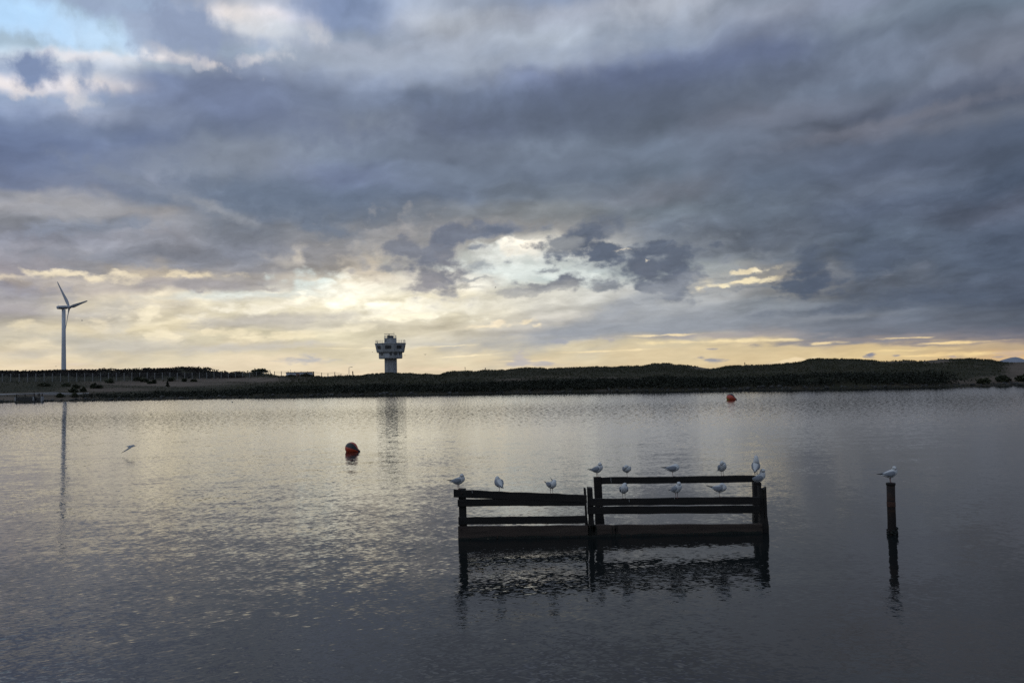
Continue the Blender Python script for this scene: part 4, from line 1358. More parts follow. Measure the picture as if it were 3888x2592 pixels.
NT = 34000
tt = rng.random(NT) * 1.5 - .75
px_a = CX + tt * F_PX
yc_a = np.interp(px_a, *KYC); ys_a = shore_y(px_a)
u = rng.random(NT) ** .65
y_a = ys_a + 3 + u * (yc_a + 12 - ys_a - 3)
x_a = tt * y_a
z_a = ground(x_a, y_a)
pyg = HOR(px_a) - (z_a - CAM_H) / y_a * F_PX
sm = sand_mask(px_a, pyg, y_a - ys_a, y_a, x_a)
keep = (rng.random(NT) > sm * 1.25) & ((px_a > 900) | (rng.random(NT) < .5))
x_a, y_a, z_a, px_k = x_a[keep], y_a[keep], z_a[keep], px_a[keep]
hgt = .18 + .2 * rng.random(len(x_a)) + .12 * vnoise(x_a / 9, y_a / 9, 71)
gv, gf = blades(np.column_stack([x_a, y_a]), z_a - .06, np.maximum(hgt, .1), 6, .035)
# thicker tufts on the crests
NC = 3200
tt = rng.random(NC) * 1.36 - .68
px_a = CX + tt * F_PX
y_a = np.interp(px_a, *KYC) + rng.normal(size=NC) * 2.0
x_a = tt * y_a
hg2 = np.maximum(.22 + .2 * vnoise(px_a / 21, px_a * 0, 77) + .16 * rng.random(NC), .10)
okc = ~((px_a > 3340) & (px_a < 3560)) & (px_a > 1000) & ~((px_a > 2640) & (px_a < 2720)) & (px_a < 3800)
gv2, gf2 = blades(np.column_stack([x_a, y_a])[okc], ground(x_a, y_a)[okc] - .06, hg2[okc], 9, .03)
gV, gF = cat([(gv, gf), (gv2, gf2)])
tag(tri_mesh('dune_grass', gV, gF, M_grass), 'dark green marram grass covering the dunes across the lake', 'grass', kind='stuff')

# scrub along the shore, one mass nobody could count
parts = []
NSB = 1250
tt = rng.random(NSB) * 1.36 - .68
px_a = CX + tt * F_PX
ys_a = shore_y(px_a)
dens = np.interp(px_a, [300, 420, 900, 1100, 1900, 2200, 3300, 3560, 3640], [0, .45, .6, .9, .9, 1, 1, .8, 0])
wid_ = np.interp(px_a, [300, 900, 1900, 2300, 3400], [10, 13, 7, 11, 13])
y_a = ys_a + 1.6 + rng.random(NSB) ** 1.2 * wid_
for i in range(NSB):
    if rng.random() > dens[i]: continue
    y_ = y_a[i]; x_ = tt[i] * y_
    g_ = float(ground(x_, y_))
    hgt_ = (.55 + .55 * rng.random()) * np.interp(px_a[i], [400, 1000, 2300, 3300], [.75, .95, 1.1, 1.25])
    rw = 1.2 + 1.3 * rng.random()
    parts.append(leaves(84, (x_, y_, g_ + .05), (rw * 1.25, rw * 1.1, hgt_ * .8), .15, .45, 1))
sV, sF = cat(parts)
tag(mesh_np('shore_scrub', sV, sF, M_scrub), 'dark dense scrub along the far waterline', 'scrub', kind='stuff')

# the dark overgrown bank behind the fence on the left
parts = []
for i in range(420):
    px = -180 + rng.random() * 1090
    y_ = np.interp(px, *KYC) + rng.normal() * 1.5 - rng.random() * 26
    x_ = (px - CX) / F_PX * y_
    g_ = float(ground(x_, y_))
    rw = 1.5 + 1.6 * rng.random()
    parts.append(leaves(44, (x_, y_, g_ + .05), (rw, rw, .35 + .3 * rng.random()), .26, .4, 1))
hV, hF = cat(parts)
tag(mesh_np('bank_scrub', hV, hF, M_hedge), 'dark brown scrub covering the bank behind the left fence', 'scrub', kind='stuff')

# shrubs one can tell apart
def shrub(loc, rx, rz, label, group, n=150, m=M_bush, size=.17, cone=False, stems=4):
    o = empty('shrub', loc, label, 'shrub', group)
    if cone:
        pr = []
        for k in range(7):
            f_ = k / 6
            pr.append(leaves(36, (0, 0, rz * (.12 + .85 * f_)), (rx * (1 - f_ * .9), rx * (1 - f_ * .9), rz * .1), size * .8, .3))
        v, f = cat(pr)
    else:
        v, f = leaves(n, (0, 0, rz * .42), (rx, rx * .85, rz * .58), size, .35)
        v[:, 2] = np.maximum(v[:, 2], .02)
    mesh_np('crown', v, f, m, o)
    mb_ = MB()
    for k in range(1 if cone else stems):
        a = 2 * math.pi * k / stems + .4
        e = (0, 0, rz * .9) if cone else (math.cos(a) * rx * .5, math.sin(a) * rx * .5, rz * .55)
        mb_.tube((0, 0, -.15), e, .05, .02, 5)
    mb_.build('stem', M_bark, o)
    return o


G1 = 'shrubs scattered on the sandy left bank'
SHR = [
 (525, 1446, 17, 15, 'broad shrub on the sand just below the fence, left of centre of the bank'),
 (556, 1451, 8, 9, 'tiny round shrub beside the broad shrub below the fence'),
 (545, 1450, 11, 12, 'dark shrub tucked against the broad shrub below the fence'),
 (586, 1456, 8, 12, 'small upright shrub alone in the middle of the sand'),
 (568, 1457, 8, 8, 'low flat shrub left of the small upright shrub on the sand'),
 (649, 1447, 13, 12, 'wide dark shrub on the sand directly below the fence posts'),
 (701, 1449, 8, 10, 'round shrub on the upper sand right of the wide dark shrub'),
 (737, 1449, 10, 8, 'low spreading shrub farthest right on the upper sand'),
 (418, 1455, 16, 15, 'large shrub close under the fence at the left end of the sand'),
 (356, 1474, 11, 15, 'upright dark shrub standing above the end of the pale path'),
 (377, 1474, 13, 11, 'rounded shrub leaning against the upright one above the path'),
 (288, 1474, 15, 13, 'shrub on the grassy slope above the middle of the pale path'),
 (252, 1466, 18, 9, 'low broad shrub on the dark slope below the turbine'),
 (316, 1487, 10, 14, 'tall narrow shrub beside the right end of the pale path'),
 (280, 1490, 16, 13, 'bushy shrub just above the pale path'),
 (230, 1508, 14, 12, 'pale green shrub between the path and the stony shore'),
 (283, 1509, 10, 14, 'dark pointed shrub just above the stony shore'),
 (171, 1466, 24, 9, 'long low thicket on the left slope below the fence'),
]
for (px, py, rxp, hp, lab) in SHR:
    p = hit(px, py)
    k = p.y / F_PX
    shrub(p, rxp * k, hp * k * 1.15, lab, G1, n=170, size=.16 + .0006 * p.y)
p = hit(636, 1468); k = p.y / F_PX
shrub(p, 9 * k, 21 * k, 'dark cone shaped young pine on the sand below the fence', None, m=M_scrub, cone=True)
yy = np.interp(985, *KYC); x_ = (985 - CX) / F_PX * yy
shrub((x_, yy, float(ground(x_, yy)) - .2), 34 * yy / F_PX, 15 * yy / F_PX, 'big dark bush on the skyline left of the white hut', None, n=520, size=.3)
G2 = 'bushes on the bank top by the turbine'
SK = [(226, 6, 7, 'first bush on the bank top right beside the turbine foot'), (262, 9, 7, 'small rounded bush just right of the turbine foot'), (318, 10, 8, 'bush on the bank top with another close behind it'), (334, 8, 7, 'small bush touching its left neighbour on the bank top'),
      (352, 9, 6, 'low bush left of the tallest bank top bush'), (386, 17, 12, 'tallest and widest bush on the bank top right of the turbine'), (447, 8, 8, 'lone upright bush on the bank top right of the tallest'), (548, 7, 6, 'small bush on the rise before the dark mound'), (575, 9, 5, 'low bush at the foot of the dark mound')]
for (px, rxp, hp, lab) in SK:
    yy = np.interp(px, *KYC) + 1; x_ = (px - CX) / F_PX * yy; k = yy / F_PX
    shrub((x_, yy, float(ground(x_, yy)) - .1), rxp * k, hp * k * 1.1, lab, G2, n=150, m=M_hedge, size=.2)
G3 = 'bushes on the sand at the right end'
for (px, py, rxp, hp, lab) in ((3735, 1455, 22, 17, 'small bush on the sand under the end of the right dune'), (3812, 1449, 27, 21, 'larger round bush alone on the sand at the right'), (3880, 1447, 20, 20, 'bush cut by the right edge of the photo')):
    p = hit(px, py); k = p.y / F_PX
    shrub(p, rxp * k, hp * k, lab, G3, n=330, size=.24)
# mid clump on the mound under the hut
for (px, py, rxp, hp, lab) in ((1160, 1432, 26, 10, 'dark bush in front of the right door of the white hut'), (1105, 1431, 18, 6, 'low scrubby bush in front of the left end of the white hut')):
    yy = np.interp(px, *KYC) - 2; x_ = (px - CX) / F_PX * yy; k = yy / F_PX
    shrub((x_, yy, float(ground(x_, yy)) - .1), rxp * k, hp * k * 1.3, lab, None, n=260, size=.2)

# stones along the waterline
ico = bmesh.new(); bmesh.ops.create_icosphere(ico, subdivisions=1, radius=1.0)
iv = np.array([v.co[:] for v in ico.verts]); iff = np.array([[v.index for v in f.verts] for f in ico.faces]); ico.free()
parts = []
for i in range(2200):
    px = -120 + rng.random() * 4150
    s_ = .1 + abs(rng.normal()) * .8
    y_ = float(shore_y(np.array([px]))[0]) + s_
    x_ = (px - CX) / F_PX * y_
    g_ = float(ground(x_, y_))
    r_ = .05 + .13 * rng.random() ** 2 + (.25 if rng.random() < .04 else 0)
    v = iv * (r_ * np.array([1.3, 1.0, .75])) * (.75 + .5 * rng.random((len(iv), 1)))
    a = rng.random() * 6.28; c_, s2 = math.cos(a), math.sin(a)
    v = v @ np.array([[c_, s2, 0], [-s2, c_, 0], [0, 0, 1]])
    parts.append((v + np.array([x_, y_, max(g_, .02) + r_ * .2]), iff))
rv, rf_ = cat(parts)
tag(mesh_np('shore_stones', rv, rf_, M_rock), 'band of rough stones along the far waterline', 'stones', kind='stuff')

# ================================================================== timber pen standing in the water
YF, YB = 17.45, 18.75             # front and back rows
pen_o = W(2310, 2031, YF); pen_o.z = 0
pen = empty('timber_pen', pen_o, 'dark timber rail pen with plank sides standing in the water', 'fence')


def plank(name, c, y, th, m, seg=14, wob=.006, parent=pen, off=pen_o):
    """sawn board: c = photo corners (x left, top, bottom, x right, top, bottom) on its near face"""
    xl, tl, bl, xr, tr, br = c
    g = random.Random(int(xl * 7 + tl))
    vs = []
    for i in range(seg + 1):
        f = i / seg
        px = xl + (xr - xl) * f
        t = W(px, tl + (tr - tl) * f, y); b = W(px, bl + (br - bl) * f, y)
        w = [g.uniform(-wob, wob) for _ in range(4)]
        ch = .008
        # eight sided section: chamfered edges
        sec = [(b.z + w[0] + ch, y), (t.z + w[1] - ch, y), (t.z + w[1], y + ch), (t.z + w[1] + w[3] * .4, y + th - ch), (t.z + w[1] - ch, y + th), (b.z + w[0] + ch, y + th), (b.z + w[0], y + th - ch), (b.z + w[0], y + ch)]
        for (z_, y_) in sec:
            vs.append((t.x - off.x, y_ - off.y + w[2] * .5, z_ - off.z))
    fs = []
    for i in range(seg):
        for k in range(8):
            a = i * 8 + k; b_ = i * 8 + (k + 1) % 8
            fs.append((a, b_, b_ + 8, a + 8))
    fs.append(tuple(range(7, -1, -1))); fs.append(tuple(range(seg * 8, seg * 8 + 8)))
    return mesh_obj(name, vs, fs, m, parent)


def post(name, x0, x1, top, y, th, m=M_tar, lean=0.0, jag=(), parent=pen, off=pen_o, depth=-1.2, grow=.01):
    """square post from the lake bed; jag = heights of the broken top corners in metres"""
    a = W(x0, top, y); b = W(x1, top, y)
    g = random.Random(int(x0))
    j = list(jag) + [0] * (4 - len(jag))
    zs = [depth, -.12, .0, .12, .35, .6]
    vs = []
    H_ = a.z
    lev = [z for z in zs if z < H_ - .15] + [H_]
    for li, z in enumerate(lev):
        f = 1 - (z / H_ if H_ else 0)
        sw = grow * (1.6 if -.2 < z < .13 else 0.3) + g.uniform(-.003, .003)
        dxl = lean * f
        cs = [(a.x - sw, y - sw), (b.x + sw, y - sw), (b.x + sw, y + th + sw), (a.x - sw, y + th + sw)]
        for k, (x_, y_) in enumerate(cs):
            vs.append((x_ + dxl - off.x + g.uniform(-.002, .002), y_ - off.y, z - off.z + (j[k] if li == len(lev) - 1 else 0)))
    fs = []
    for i in range(len(lev) - 1):
        for k in range(4):
            q = (k + 1) % 4
            fs.append((i * 4 + k, i * 4 + q, i * 4 + 4 + q, i * 4 + 4 + k))
    fs.append((3, 2, 1, 0)); n_ = len(lev) * 4; fs.append((n_ - 4, n_ - 3, n_ - 2, n_ - 1))
    o = mesh_obj(name, vs, fs, m, parent)
    bv = o.modifiers.new('bevel', 'BEVEL'); bv.width = .008; bv.segments = 2; bv.limit_method = 'ANGLE'
    return o


# front row posts
post('post', 1740, 1767, 1857, YF + .062, .15, lean=.012, jag=(0, .01, .0, .01))
post('post', 2231, 2249, 1853, YF + .065, .13, lean=.02, jag=(.0, -.015, .01, .02))
post('stub', 2217, 2224, 1852, YF + .07, .10, lean=.03, jag=(.01, -.03, .0, .0))
post('post', 2882, 2896, 1850, YF + .062, .14, lean=.012, jag=(.03, -.035, -.01, .02))
post('stub', 2899, 2909, 1852, YF + .065, .11, lean=.012, jag=(-.04, .035, .02, -.01))
# back row posts
post('post', 2256, 2283, 1812, YB, .15, lean=.028, jag=(.0, .01, .0, .0))
post('post', 2863, 2890, 1832, YB, .15, lean=-.012, jag=(0, .0, .01, .0))
# boards
top_left = plank('rail', (1722, 1858, 1887, 2228, 1879, 1909), YF - .004, .05, M_tar)
plank('rail', (1737, 1896, 1922, 2226, 1892, 1919), YF + .003, .05, M_tar)
plank('rail', (1740, 1963, 1991, 2226, 1957, 1986), YF + .0, .05, M_brown if False else M_tar)
plank('beam', (1739, 1998, 2046, 2232, 1994, 2040), YF - .01, .07, M_brown)
plank('rail', (2231, 1893, 1920, 2886, 1886, 1914), YF + .002, .05, M_tar)
plank('rail', (2231, 1923, 1951, 2886, 1918, 1948), YF + .006, .05, M_tar)
plank('beam', (2236, 1993, 2044, 2894, 1988, 2034), YF - .014, .075, M_brown)
top_back = plank('rail', (2284.5, 1812, 1837, 2880, 1804.5, 1830), YB - .03, .07, M_tar)
# iron bolts and bird lime
m = MB()
for (px, py) in ((1752, 1873), (1752, 1908), (2240, 1900), (2240, 1930), (2889, 1900), (2889, 1932), (2889, 1998), (1752, 1976), (1752, 2010)):
    p = W(px, py, YF - .012) - pen_o
    m.tube(p, p + Vector((0, -.018, 0)), .012, None, 6)
m.build('bolt_heads', M_rust, pen)
m = MB()
for (px, py, h, y_) in ((2319, 1814, 18, YB - .0325), (1792, 1863, 8, YF - .0075), (2388, 1896, 9, YF - .001), (2560, 1890, 4, YF - .001)):
    p = W(px, py, y_) - pen_o; q = W(px + 2, py + h, y_) - pen_o
    m.hexa([p + Vector((-.004, 0, 0)), q + Vector((-.003, 0, 0)), q + Vector((.004, 0, 0)), p + Vector((.006, 0, 0))], [p + Vector((-.004, .004, 0)), q + Vector((-.003, .004, 0)), q + Vector((.004, .004, 0)), p + Vector((.006, .004, 0))])
m.build('bird_lime', M_drop, pen)
# weed hanging at the waterline: fringe of strands under the beams and round the posts
m = MB()
g = random.Random(5)
for i in range(620):
    px = g.uniform(1740, 2892)
    f_ = (px - 1740) / 1152
    p = W(px, 2020 - 9 * f_, YF - (.012 if px < 2234 else .017)) - pen_o
    p.z = .018 + .03 * abs(math.sin(px * .021) * math.sin(px * .0073)) + g.uniform(0, .014)
    w_ = g.uniform(.008, .022)
    m.hexa([(p.x - w_, p.y - .006, p.z), (p.x + w_, p.y - .006, p.z), (p.x + w_ * .7, p.y - .012, -.03), (p.x - w_ * .7, p.y - .012, -.03)],
           [(p.x - w_, p.y + .004, p.z), (p.x + w_, p.y + .004, p.z), (p.x + w_ * .7, p.y + .004, -.03), (p.x - w_ * .7, p.y + .004, -.03)])
for px, n_ in ((2255, 16), (2334, 5), (2240, 8)):
    for i in range(n_):
        x_ = px + g.uniform(-9, 9)
        p = W(x_, 1995 + g.uniform(-8, 12), YF - .03) - pen_o
        L_ = g.uniform(.08, .2); w_ = g.uniform(.006, .013)
        m.hexa([(p.x - w_, p.y, p.z), (p.x + w_, p.y, p.z), (p.x + w_ * .3, p.y, p.z - L_), (p.x - w_ * .3, p.y, p.z - L_)],
               [(p.x - w_, p.y + .012, p.z), (p.x + w_, p.y + .012, p.z), (p.x + w_ * .3, p.y + .012, p.z - L_), (p.x - w_ * .3, p.y + .012, p.z - L_)])
tag(m.build('weed', M_weed, pen), kind='stuff')

# ================================================================== lone mooring pole
PY_ = CAM_H * F_PX / (2022 - HOR(3385))
pp = W(3387, 2022, PY_); pp.z = 0
pole = empty('mooring_pole', pp, 'lone rusty round pole standing in the water on the right', 'pole')
ptop = W(3381.5, 1832, PY_) - pp
rr = 15.2 * PY_ / F_PX


def bent(prof, m, name, n=20):
    vs, fs = [], []
    for (r, z) in prof:
        f = z / ptop.z
        for i in range(n):
            t = 2 * math.pi * i / n
            k = 1 + .02 * math.sin(3 * t + z * 9)
            vs.append((ptop.x * f + r * k * math.cos(t), r * k * math.sin(t), z))
    for j in range(len(prof) - 1):
        for i in range(n):
            k = (i + 1) % n
            fs.append((j * n + i, j * n + k, (j + 1) * n + k, (j + 1) * n + i))
    fs.append(tuple(range(n - 1, -1, -1))); fs.append(tuple(range((len(prof) - 1) * n, len(prof) * n)))
    return mesh_obj(name, vs, fs, m, pole, smooth=True)


bent([(rr * 1.02, -1.3), (rr * 1.02, 0), (rr, .3), (rr * .98, .62), (rr, ptop.z - .045)], M_rust, 'shaft')
bent([(rr * 1.04, ptop.z - .05), (rr * 1.12, ptop.z - .04), (rr * 1.13, ptop.z - .012), (rr * 1.05, ptop.z)], M_tar, 'cap')
bent([(rr * 1.03, .565), (rr * 1.035, .57), (rr * 1.035, .66), (rr * 1.03, .665)], mat('orange rust band', (0.05, 0.019, 0.009), 0.8, 0.4, 14), 'rust_band')
m = MB()
ww = []
parts = []
for i in range(60):
    a = g.uniform(0, 6.283); z = g.uniform(-.05, .13) * (1.0 if math.cos(a) > 0 else .75)
    v = iv * (np.array([.032, .032, .026]) * g.uniform(.6, 1.25))
    parts.append((v + np.array([ptop.x * z + rr * 1.05 * math.cos(a), rr * 1.05 * math.sin(a), z]), iff))
v, f = cat(parts)
tag(mesh_np('weed', v, f, M_weed, pole), kind='stuff')

# ================================================================== buoys
def buoy(px, wl, wpx, label, spin, with_yellow, tilt=R(72)):
    D_ = CAM_H * F_PX / (wl - HOR(px))
    c = W(px, wl, D_)
    r = wpx / 2 * D_ / F_PX
    o = empty('buoy', (c.x, D_, 0), label, 'buoy', 'mooring buoys on the lake')
    # pear: a ball drawn out to an eye; axis dips to the right
    axd = Vector((math.sin(tilt), -.25, -math.cos(tilt))).normalized()
    u = Vector((0, -1, 0)) - axd * (-axd.y); u.normalize(); w = axd.cross(u)
    if w.z < 0: w = -w
    cen = Vector((0, 0, r * .52))
    prof = []
    for i in range(15):
        t = math.pi * i / 18
        prof.append((r * math.sin(t), -r * math.cos(t)))
    prof += [(r * .42, r * .98), (r * .27, r * 1.2), (r * .18, r * 1.36)]
    N_ = 28
    vs, fs = [], []
    for (q, d) in prof:
        for i in range(N_):
            t = 2 * math.pi * i / N_ + spin
            vs.append(cen + axd * d + (u * math.cos(t) + w * math.sin(t)) * q)
    for j in range(len(prof) - 1):
        for i in range(N_):
            k = (i + 1) % N_
            fs.append((j * N_ + i, j * N_ + k, (j + 1) * N_ + k, (j + 1) * N_ + i))
    fs.append(tuple(range((len(prof) - 1) * N_, len(prof) * N_)))
    mesh_obj('shell', vs, fs, M_red, o, smooth=True)

    def gore(k0, k1, m, name, j0=1, j1=None):
        j1 = j1 or len(prof) - 1
        vs, fs = [], []
        for j in range(j0, j1 + 1):
            q, d = prof[j]
            for i in range(k0, k1 + 1):
                t = 2 * math.pi * i / N_ + spin
                n_ = (u * math.cos(t) + w * math.sin(t))
                vs.append(cen + axd * d * 1.006 + n_ * (q * 1.008 + .002))
        W_ = k1 - k0 + 1
        for j in range(j1 - j0):
            for i in range(k1 - k0):
                fs.append((j * W_ + i, j * W_ + i + 1, (j + 1) * W_ + i + 1, (j + 1) * W_ + i))
        return mesh_obj(name, vs, fs, m, o, smooth=True)
    gore(1, 5, M_bblk, 'dark_panel')
    gore(12, 18, M_bblk, 'dark_panel')
    if with_yellow:
        gore(20, 24, M_yel, 'yellow_panel', 1, 8)
    e = cen + axd * r * 1.3
    MB().tube(e, e + axd * r * .28, r * .17, r * .12, 10).build('mooring_eye', M_bblk, o)
    return o


buoy(1334, 1712, 47, 'near red buoy with black panel in the bright water left of the pen', R(-6), False)
buoy(2774, 1517, 31, 'far red buoy with black and yellow panels close under the right shore', R(24), True)

# ================================================================== gulls
def bez(p, q, r, s, t):
    return p * (1 - t) ** 3 + q * 3 * t * (1 - t) ** 2 + r * 3 * t * t * (1 - t) + s * t ** 3


def loft(rings, n=14):
    """rings: (centre, direction, side radius, up radius) -> verts, faces"""
    vs, fs = [], []
    for (c, d, rs_, ru_) in rings:
        d = d.normalized()
        sd = Vector((0, 1, 0)) - d * d.y
        sd = sd.normalized() if sd.length > .2 else d.orthogonal().normalized()
        upd = sd.cross(d) * -1
        for i in range(n):
            t = 2 * math.pi * i / n
            vs.append(c + sd * math.cos(t) * rs_ + upd * math.sin(t) * ru_)
    for j in range(len(rings) - 1):
        for i in range(n):
            k = (i + 1) % n
            fs.append((j * n + i, j * n + k, (j + 1) * n + k, (j + 1) * n + i))
    fs.append(tuple(range(n - 1, -1, -1))); fs.append(tuple(range((len(rings) - 1) * n, len(rings) * n)))
    return vs, fs


def gull_body(head, look, pitch, drop):
    """continuous body from tail to head; head = centre of the head, look = where the bill points"""
    rt = Matrix.Rotation(-pitch, 3, 'Y')
    base = Vector((0, 0, .165 - drop))
    tr = lambda x, z: base + rt @ Vector((x, 0, z))
    rings = []
    for (x, z, a, b) in ((-.185, .004, .022, .004), (-.15, .002, .030, .009), (-.12, -.002, .034, .022), (-.085, -.006, .045, .039), (-.045, -.008, .056, .052), (0, -.004, .062, .060), (.04, .006, .058, .060)):
        rings.append((tr(x, z), rt @ Vector((1, 0, .06)), a * 1.16, b * 1.2))
    H = Vector(head); L_ = Vector(look).normalized()
    p0 = tr(.04, .006); p1 = tr(.085, .02)
    p3 = H - L_ * .030 - Vector((0, 0, .006)); p2 = p3 - (L_ * .5 + Vector((0, 0, .8))).normalized() * .04
    prev = p0
    for i, t in enumerate((.3, .55, .78, 1.0)):
        c = bez(p0, p1, p2, p3, t)
        c2 = bez(p0, p1, p2, p3, min(1, t + .05)) if t < 1 else c + (L_ + Vector((0, 0, .3)))
        a = (.064, .058, .047, .037)[i]
        rings.append((c, (c2 - bez(p0, p1, p2, p3, t - .05)), a, a * 1.02))
    for (s, a, b) in ((-.012, .0385, .0385), (.008, .0385, .037), (.026, .030, .027), (.037, .018, .016), (.043, .009, .008)):
        rings.append((H + L_ * s, L_, a, b))
    return loft(rings)


def mirror(vs): return [Vector((v[0], -v[1], v[2])) for v in vs]


def wing_shape(pitch, drop, droop=0.0, lift=0.0):
    rt = Matrix.Rotation(-pitch, 3, 'Y')
    base = Vector((0, 0, .165 - drop))
    rows_ = ((.075, .052, .014, .012, .020), (.05, .064, .014, .016, .040), (.0, .072, .010, .016, .048), (-.05, .064, .008, .014, .042), (-.10, .040, .010, .010, .024), (-.135, .026, .014, .007, .014))
    tip = ((-.128, .028, .015, .007, .013), (-.17, .016, .018, .005, .010), (-.215, .006, .024, .003, .006), (-.245, .000, .028, .001, .002))
    def mk(rw):
        r_ = []
        for (x, y, z, a, b) in rw:
            c = base + rt @ Vector((x, y + lift * max(0, -x) * 2, z - droop * max(0, -x) * 2 + lift * max(0, .08 - x)))
            r_.append((c, rt @ Vector((1, .12, 0)), a, b))
        return loft(r_, 10)
    return mk(rows_), mk(tip)


def leg_mesh(y, h, fwd=.0):
    m = MB()
    m.tube((-.004, y, h + .03), (fwd - .006, y, h * .55), .008, .0045, 6)
    m.tube((fwd - .006, y, h * .55), (fwd, y, .006), .0042, .0038, 6)
    for a in (-.5, 0, .5):
        m.tube((fwd, y, .006), (fwd + .034 * math.cos(a), y + .034 * math.sin(a), .003), .0036, .0022, 5)
    m.add([(fwd, y, .007), (fwd + .03, y - .016, .0025), (fwd + .033, y, .0025), (fwd + .03, y + .016, .0025)], [(0, 1, 2), (0, 2, 3)])
    return m


GULLS_G = 'black headed gulls resting on the timber pen'


def gull(loc, yaw, label, head=(.085, 0, .262), look=(1, 0, -.05), pitch=.10, drop=0.0, legs=(1, 1), group=GULLS_G, bill=True, droop=0.0, lift=(0, 0), size=1.1):
    o = empty('gull', loc, label, 'gull', group, rz=yaw)
    o.scale = (size, size, size)
    vs, fs = gull_body(head, look, pitch, drop)
    b = mesh_obj('body', vs, fs, M_white, o, smooth=True)
    for s in (1, -1):
        (wv, wf), (tv, tf) = wing_shape(pitch, drop, droop, lift[0 if s > 0 else 1])
        wv = wv if s > 0 else mirror(wv); tv = tv if s > 0 else mirror(tv)
        w = mesh_obj('wing', wv, wf, M_grey, o, smooth=True)
        mesh_obj('wing_tip', tv, tf, M_black, w, smooth=True)
    H = Vector(head); L_ = Vector(look).normalized()
    sd = Vector((0, 0, 1)).cross(L_).normalized()
    up_ = L_.cross(sd)
    if bill:
        MB().tube(H + L_ * .038 - up_ * .003, H + L_ * .078 - up_ * .008, .0062, .0015, 7).build('bill', M_leg, o)
    for s in (1, -1):
        MB().lathe([(.001, -.004), (.004, -.002), (.0045, .0), (.003, .003), (.001, .004)], 8).build('eye', M_eye, o, loc=H + L_ * .019 + sd * s * .031 + up_ * .008)
        e = MB(); c = H - L_ * .004 + sd * s * .0355 + up_ * .002
        e.lathe([(.002, -.006), (.006, -.004), (.007, 0), (.006, .004), (.002, .006)], 8)
        e.build('ear_patch', M_ear, o, loc=c)
    if legs:
        for s, on in ((1, legs[0]), (-1, legs[1])):
            if on:
                leg_mesh(.022 * s if sum(legs) > 1 else .006 * s, .10 - drop).build('leg', M_leg, o)
    return o


def on_top(px, py, y, dy=.03):
    p = W(px, py, y)
    p.y += dy
    return p


gull(on_top(1741, 1858, YF), R(-22), 'gull with folded wings on the far left end of the sloping top rail', head=(.07, 0, .262), look=(.35, -1, -.05))
gull(on_top(1895, 1865, YF), R(112), 'gull seen from behind on one leg in the middle of the sloping rail', head=(.055, .01, .245), look=(1, -.6, -.05), pitch=.42, legs=(0, 1), drop=.01)
gull(on_top(2095, 1873.5, YF), R(-62), 'gull preening with head buried and wing raised near the right end of the sloping rail', head=(.02, .055, .225), look=(-.7, .7, -.2), pitch=.0, bill=True, lift=(.25, .05))
gull(on_top(2269, 1812, YB), R(-38), 'gull facing us on the left post of the back frame', head=(.065, 0, .265), look=(.5, -1, -.05), pitch=.18)
gull(on_top(2381, 1811, YB), R(-75), 'hunched round gull on one leg with head turned down left on the back rail', head=(.075, -.05, .215), look=(.5, -.9, -.5), pitch=.05, legs=(1, 0), drop=.004)
gull(on_top(2556, 1808.5, YB), R(-12), 'gull with head tucked away and dark tail out left, middle of the back rail', head=(.05, .04, .215), look=(-1, .35, -.1), pitch=.02, legs=(0, 1), bill=False)
gull(on_top(2744, 1806, YB), R(-78), 'gull on two legs bending its neck to preen, right half of the back rail', head=(.085, -.05, .268), look=(.5, -.8, -.75), pitch=.45)
gull(on_top(2872, 1801, YB), R(66), 'alert gull with stretched neck on the right end of the back rail', head=(.062, 0, .345), look=(1, .35, .12), pitch=.62)
gull(on_top(2880, 1832, YB, -.02), R(-16), 'large gull squatting on the right post in front of the alert gull', head=(.085, 0, .235), look=(.35, -1, -.05), pitch=.16, drop=.075, legs=None, size=1.18)
gull(on_top(2370, 1892, YF), R(-88), 'leftmost gull on the middle rail, head turned back over its wing', head=(.03, .02, .262), look=(-.7, .7, .0), pitch=.42)
gull(on_top(2571, 1889.5, YF), R(-58), 'middle gull on the middle rail, looking straight at us', head=(.066, 0, .27), look=(1, -.65, -.05), pitch=.34)
gull(on_top(2734, 1887.5, YF), R(-24), 'rightmost gull on the middle rail, sleeping on one leg with tail raised', head=(.045, -.02, .235), look=(-1, -.25, -.1), pitch=-.06, legs=(0, 1), bill=False)
ps = Vector((pp.x + ptop.x, pp.y, ptop.z))
gull(ps, R(-8), 'single gull standing on top of the lone pole', head=(.08, 0, .268), look=(.1, -1, -.2), pitch=.13, group=None)


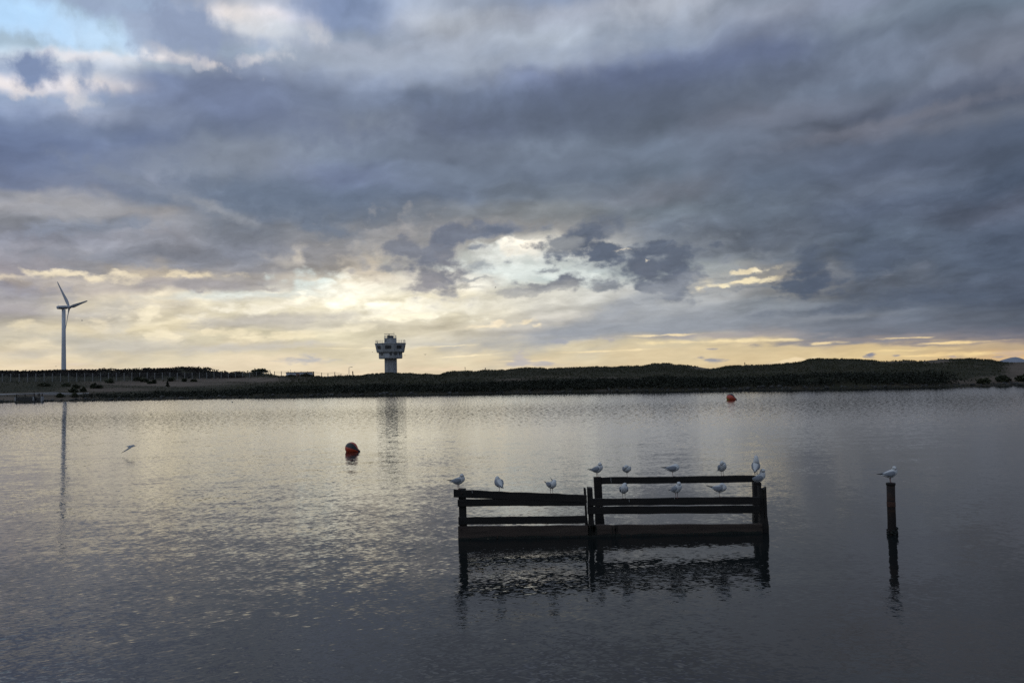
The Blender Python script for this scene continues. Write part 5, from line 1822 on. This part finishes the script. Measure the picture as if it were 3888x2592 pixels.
def flyer(loc, yaw, label, wing, group='gulls in flight', size=1.0, body=M_white, wm=M_grey, bank=0.0, cat_='gull'):
    """wing = (inner angle, outer angle, sweep) in radians; below zero is down"""
    o = empty('flying_gull', loc, label, cat_, group, rz=yaw)
    o.rotation_euler[0] = bank
    o.scale = (size,) * 3
    X1 = Vector((1, 0, 0))
    rings = [(Vector((x, 0, z)), X1, a, b) for (x, z, a, b) in ((-.20, .0, .045, .003), (-.15, 0, .032, .010), (-.10, 0, .030, .028), (-.04, -.002, .042, .042), (.03, 0, .046, .046), (.09, .006, .038, .038), (.125, .012, .029, .030), (.155, .012, .028, .028), (.175, .010, .017, .016), (.185, .008, .007, .007))]
    v, f = loft(rings)
    mesh_obj('body', v, f, body, o, smooth=True)
    MB().tube((.18, 0, .007), (.222, 0, .002), .007, .0015, 6).build('bill', M_leg, o)
    wings = wing if isinstance(wing[0], tuple) else (wing, wing)
    for s in (1, -1):
        ia, oa, sw = wings[0 if s > 0 else 1]
        pts_ = []
        p = Vector((.03, .03 * s, .02))
        pts_.append((p.copy(), .075))
        for L_, a_, c_, dx_ in ((.10, ia, .075, .02), (.12, ia, .07, .01), (.12, oa, .055, -sw), (.10, oa, .036, -sw)):
            p = p + Vector((dx_, math.cos(a_) * L_ * s, math.sin(a_) * L_))
            pts_.append((p.copy(), c_))
        vs, fs = [], []
        for (p, c) in pts_:
            vs += [p + Vector((c * .75, 0, .002)), p + Vector((0, 0, .008)), p + Vector((-c, 0, 0)), p + Vector((0, 0, -.004))]
        for j in range(4):
            for k in range(4):
                q = (k + 1) % 4
                fs.append((j * 4 + k, j * 4 + q, j * 4 + 4 + q, j * 4 + 4 + k))
        fs += [(3, 2, 1, 0), (16, 17, 18, 19)]
        w = mesh_obj('wing', vs, fs, wm, o, smooth=True)
        tp = p + Vector((-sw * 1.3, math.cos(oa) * .09 * s, math.sin(oa) * .09))
        mesh_obj('wing_tip', [p + Vector((.028, 0, .002)), p + Vector((0, 0, .006)), p + Vector((-.036, 0, 0)), p + Vector((0, 0, -.003)), tp], [(3, 2, 1, 0), (0, 1, 4), (1, 2, 4), (2, 3, 4), (3, 0, 4)], M_black, w)
    return o


flyer(W(495, 1694, 39.3), R(8), 'gull flying low over the bright water on the left, wings beating down', ((R(12), R(-6), .12), (R(-22), R(-48), .10)), size=1.12, wm=M_grey, bank=R(-6))
flyer(W(1246, 1430, 130), R(92), 'white gull flying across the dark bank left of the tower', (R(22), R(-5), .03), wm=M_white)
flyer(W(881, 1527, 120), R(20), 'dark looking gull skimming the water under the left bank', (R(16), R(6), .03), body=M_grey)
flyer(W(311, 1217, 180), R(15), 'small bird in the sky right of the turbine blades', (R(28), R(-20), .03))
flyer(W(1881, 1091, 150), R(10), 'small bird against the flat grey cloud high above the dunes', (R(14), R(-20), .03), body=M_grey)
flyer(W(1614, 1346, 190), R(60), 'small bird in the sky some way right of the tower', (R(35), R(5), .03), body=M_grey)
flyer(W(1414, 1337, 300), R(30), 'tiny bird in the sky just left of the tower', (R(30), R(0), .03), body=M_grey)
flyer(W(1538, 1349, 300), R(140), 'tiny bird in the sky touching the right side of the tower', (R(30), R(0), .03), body=M_grey)
flyer(W(213, 1391, 220), R(160), 'tiny bird low in the sky left of the turbine foot', (R(30), R(0), .03), body=M_grey)
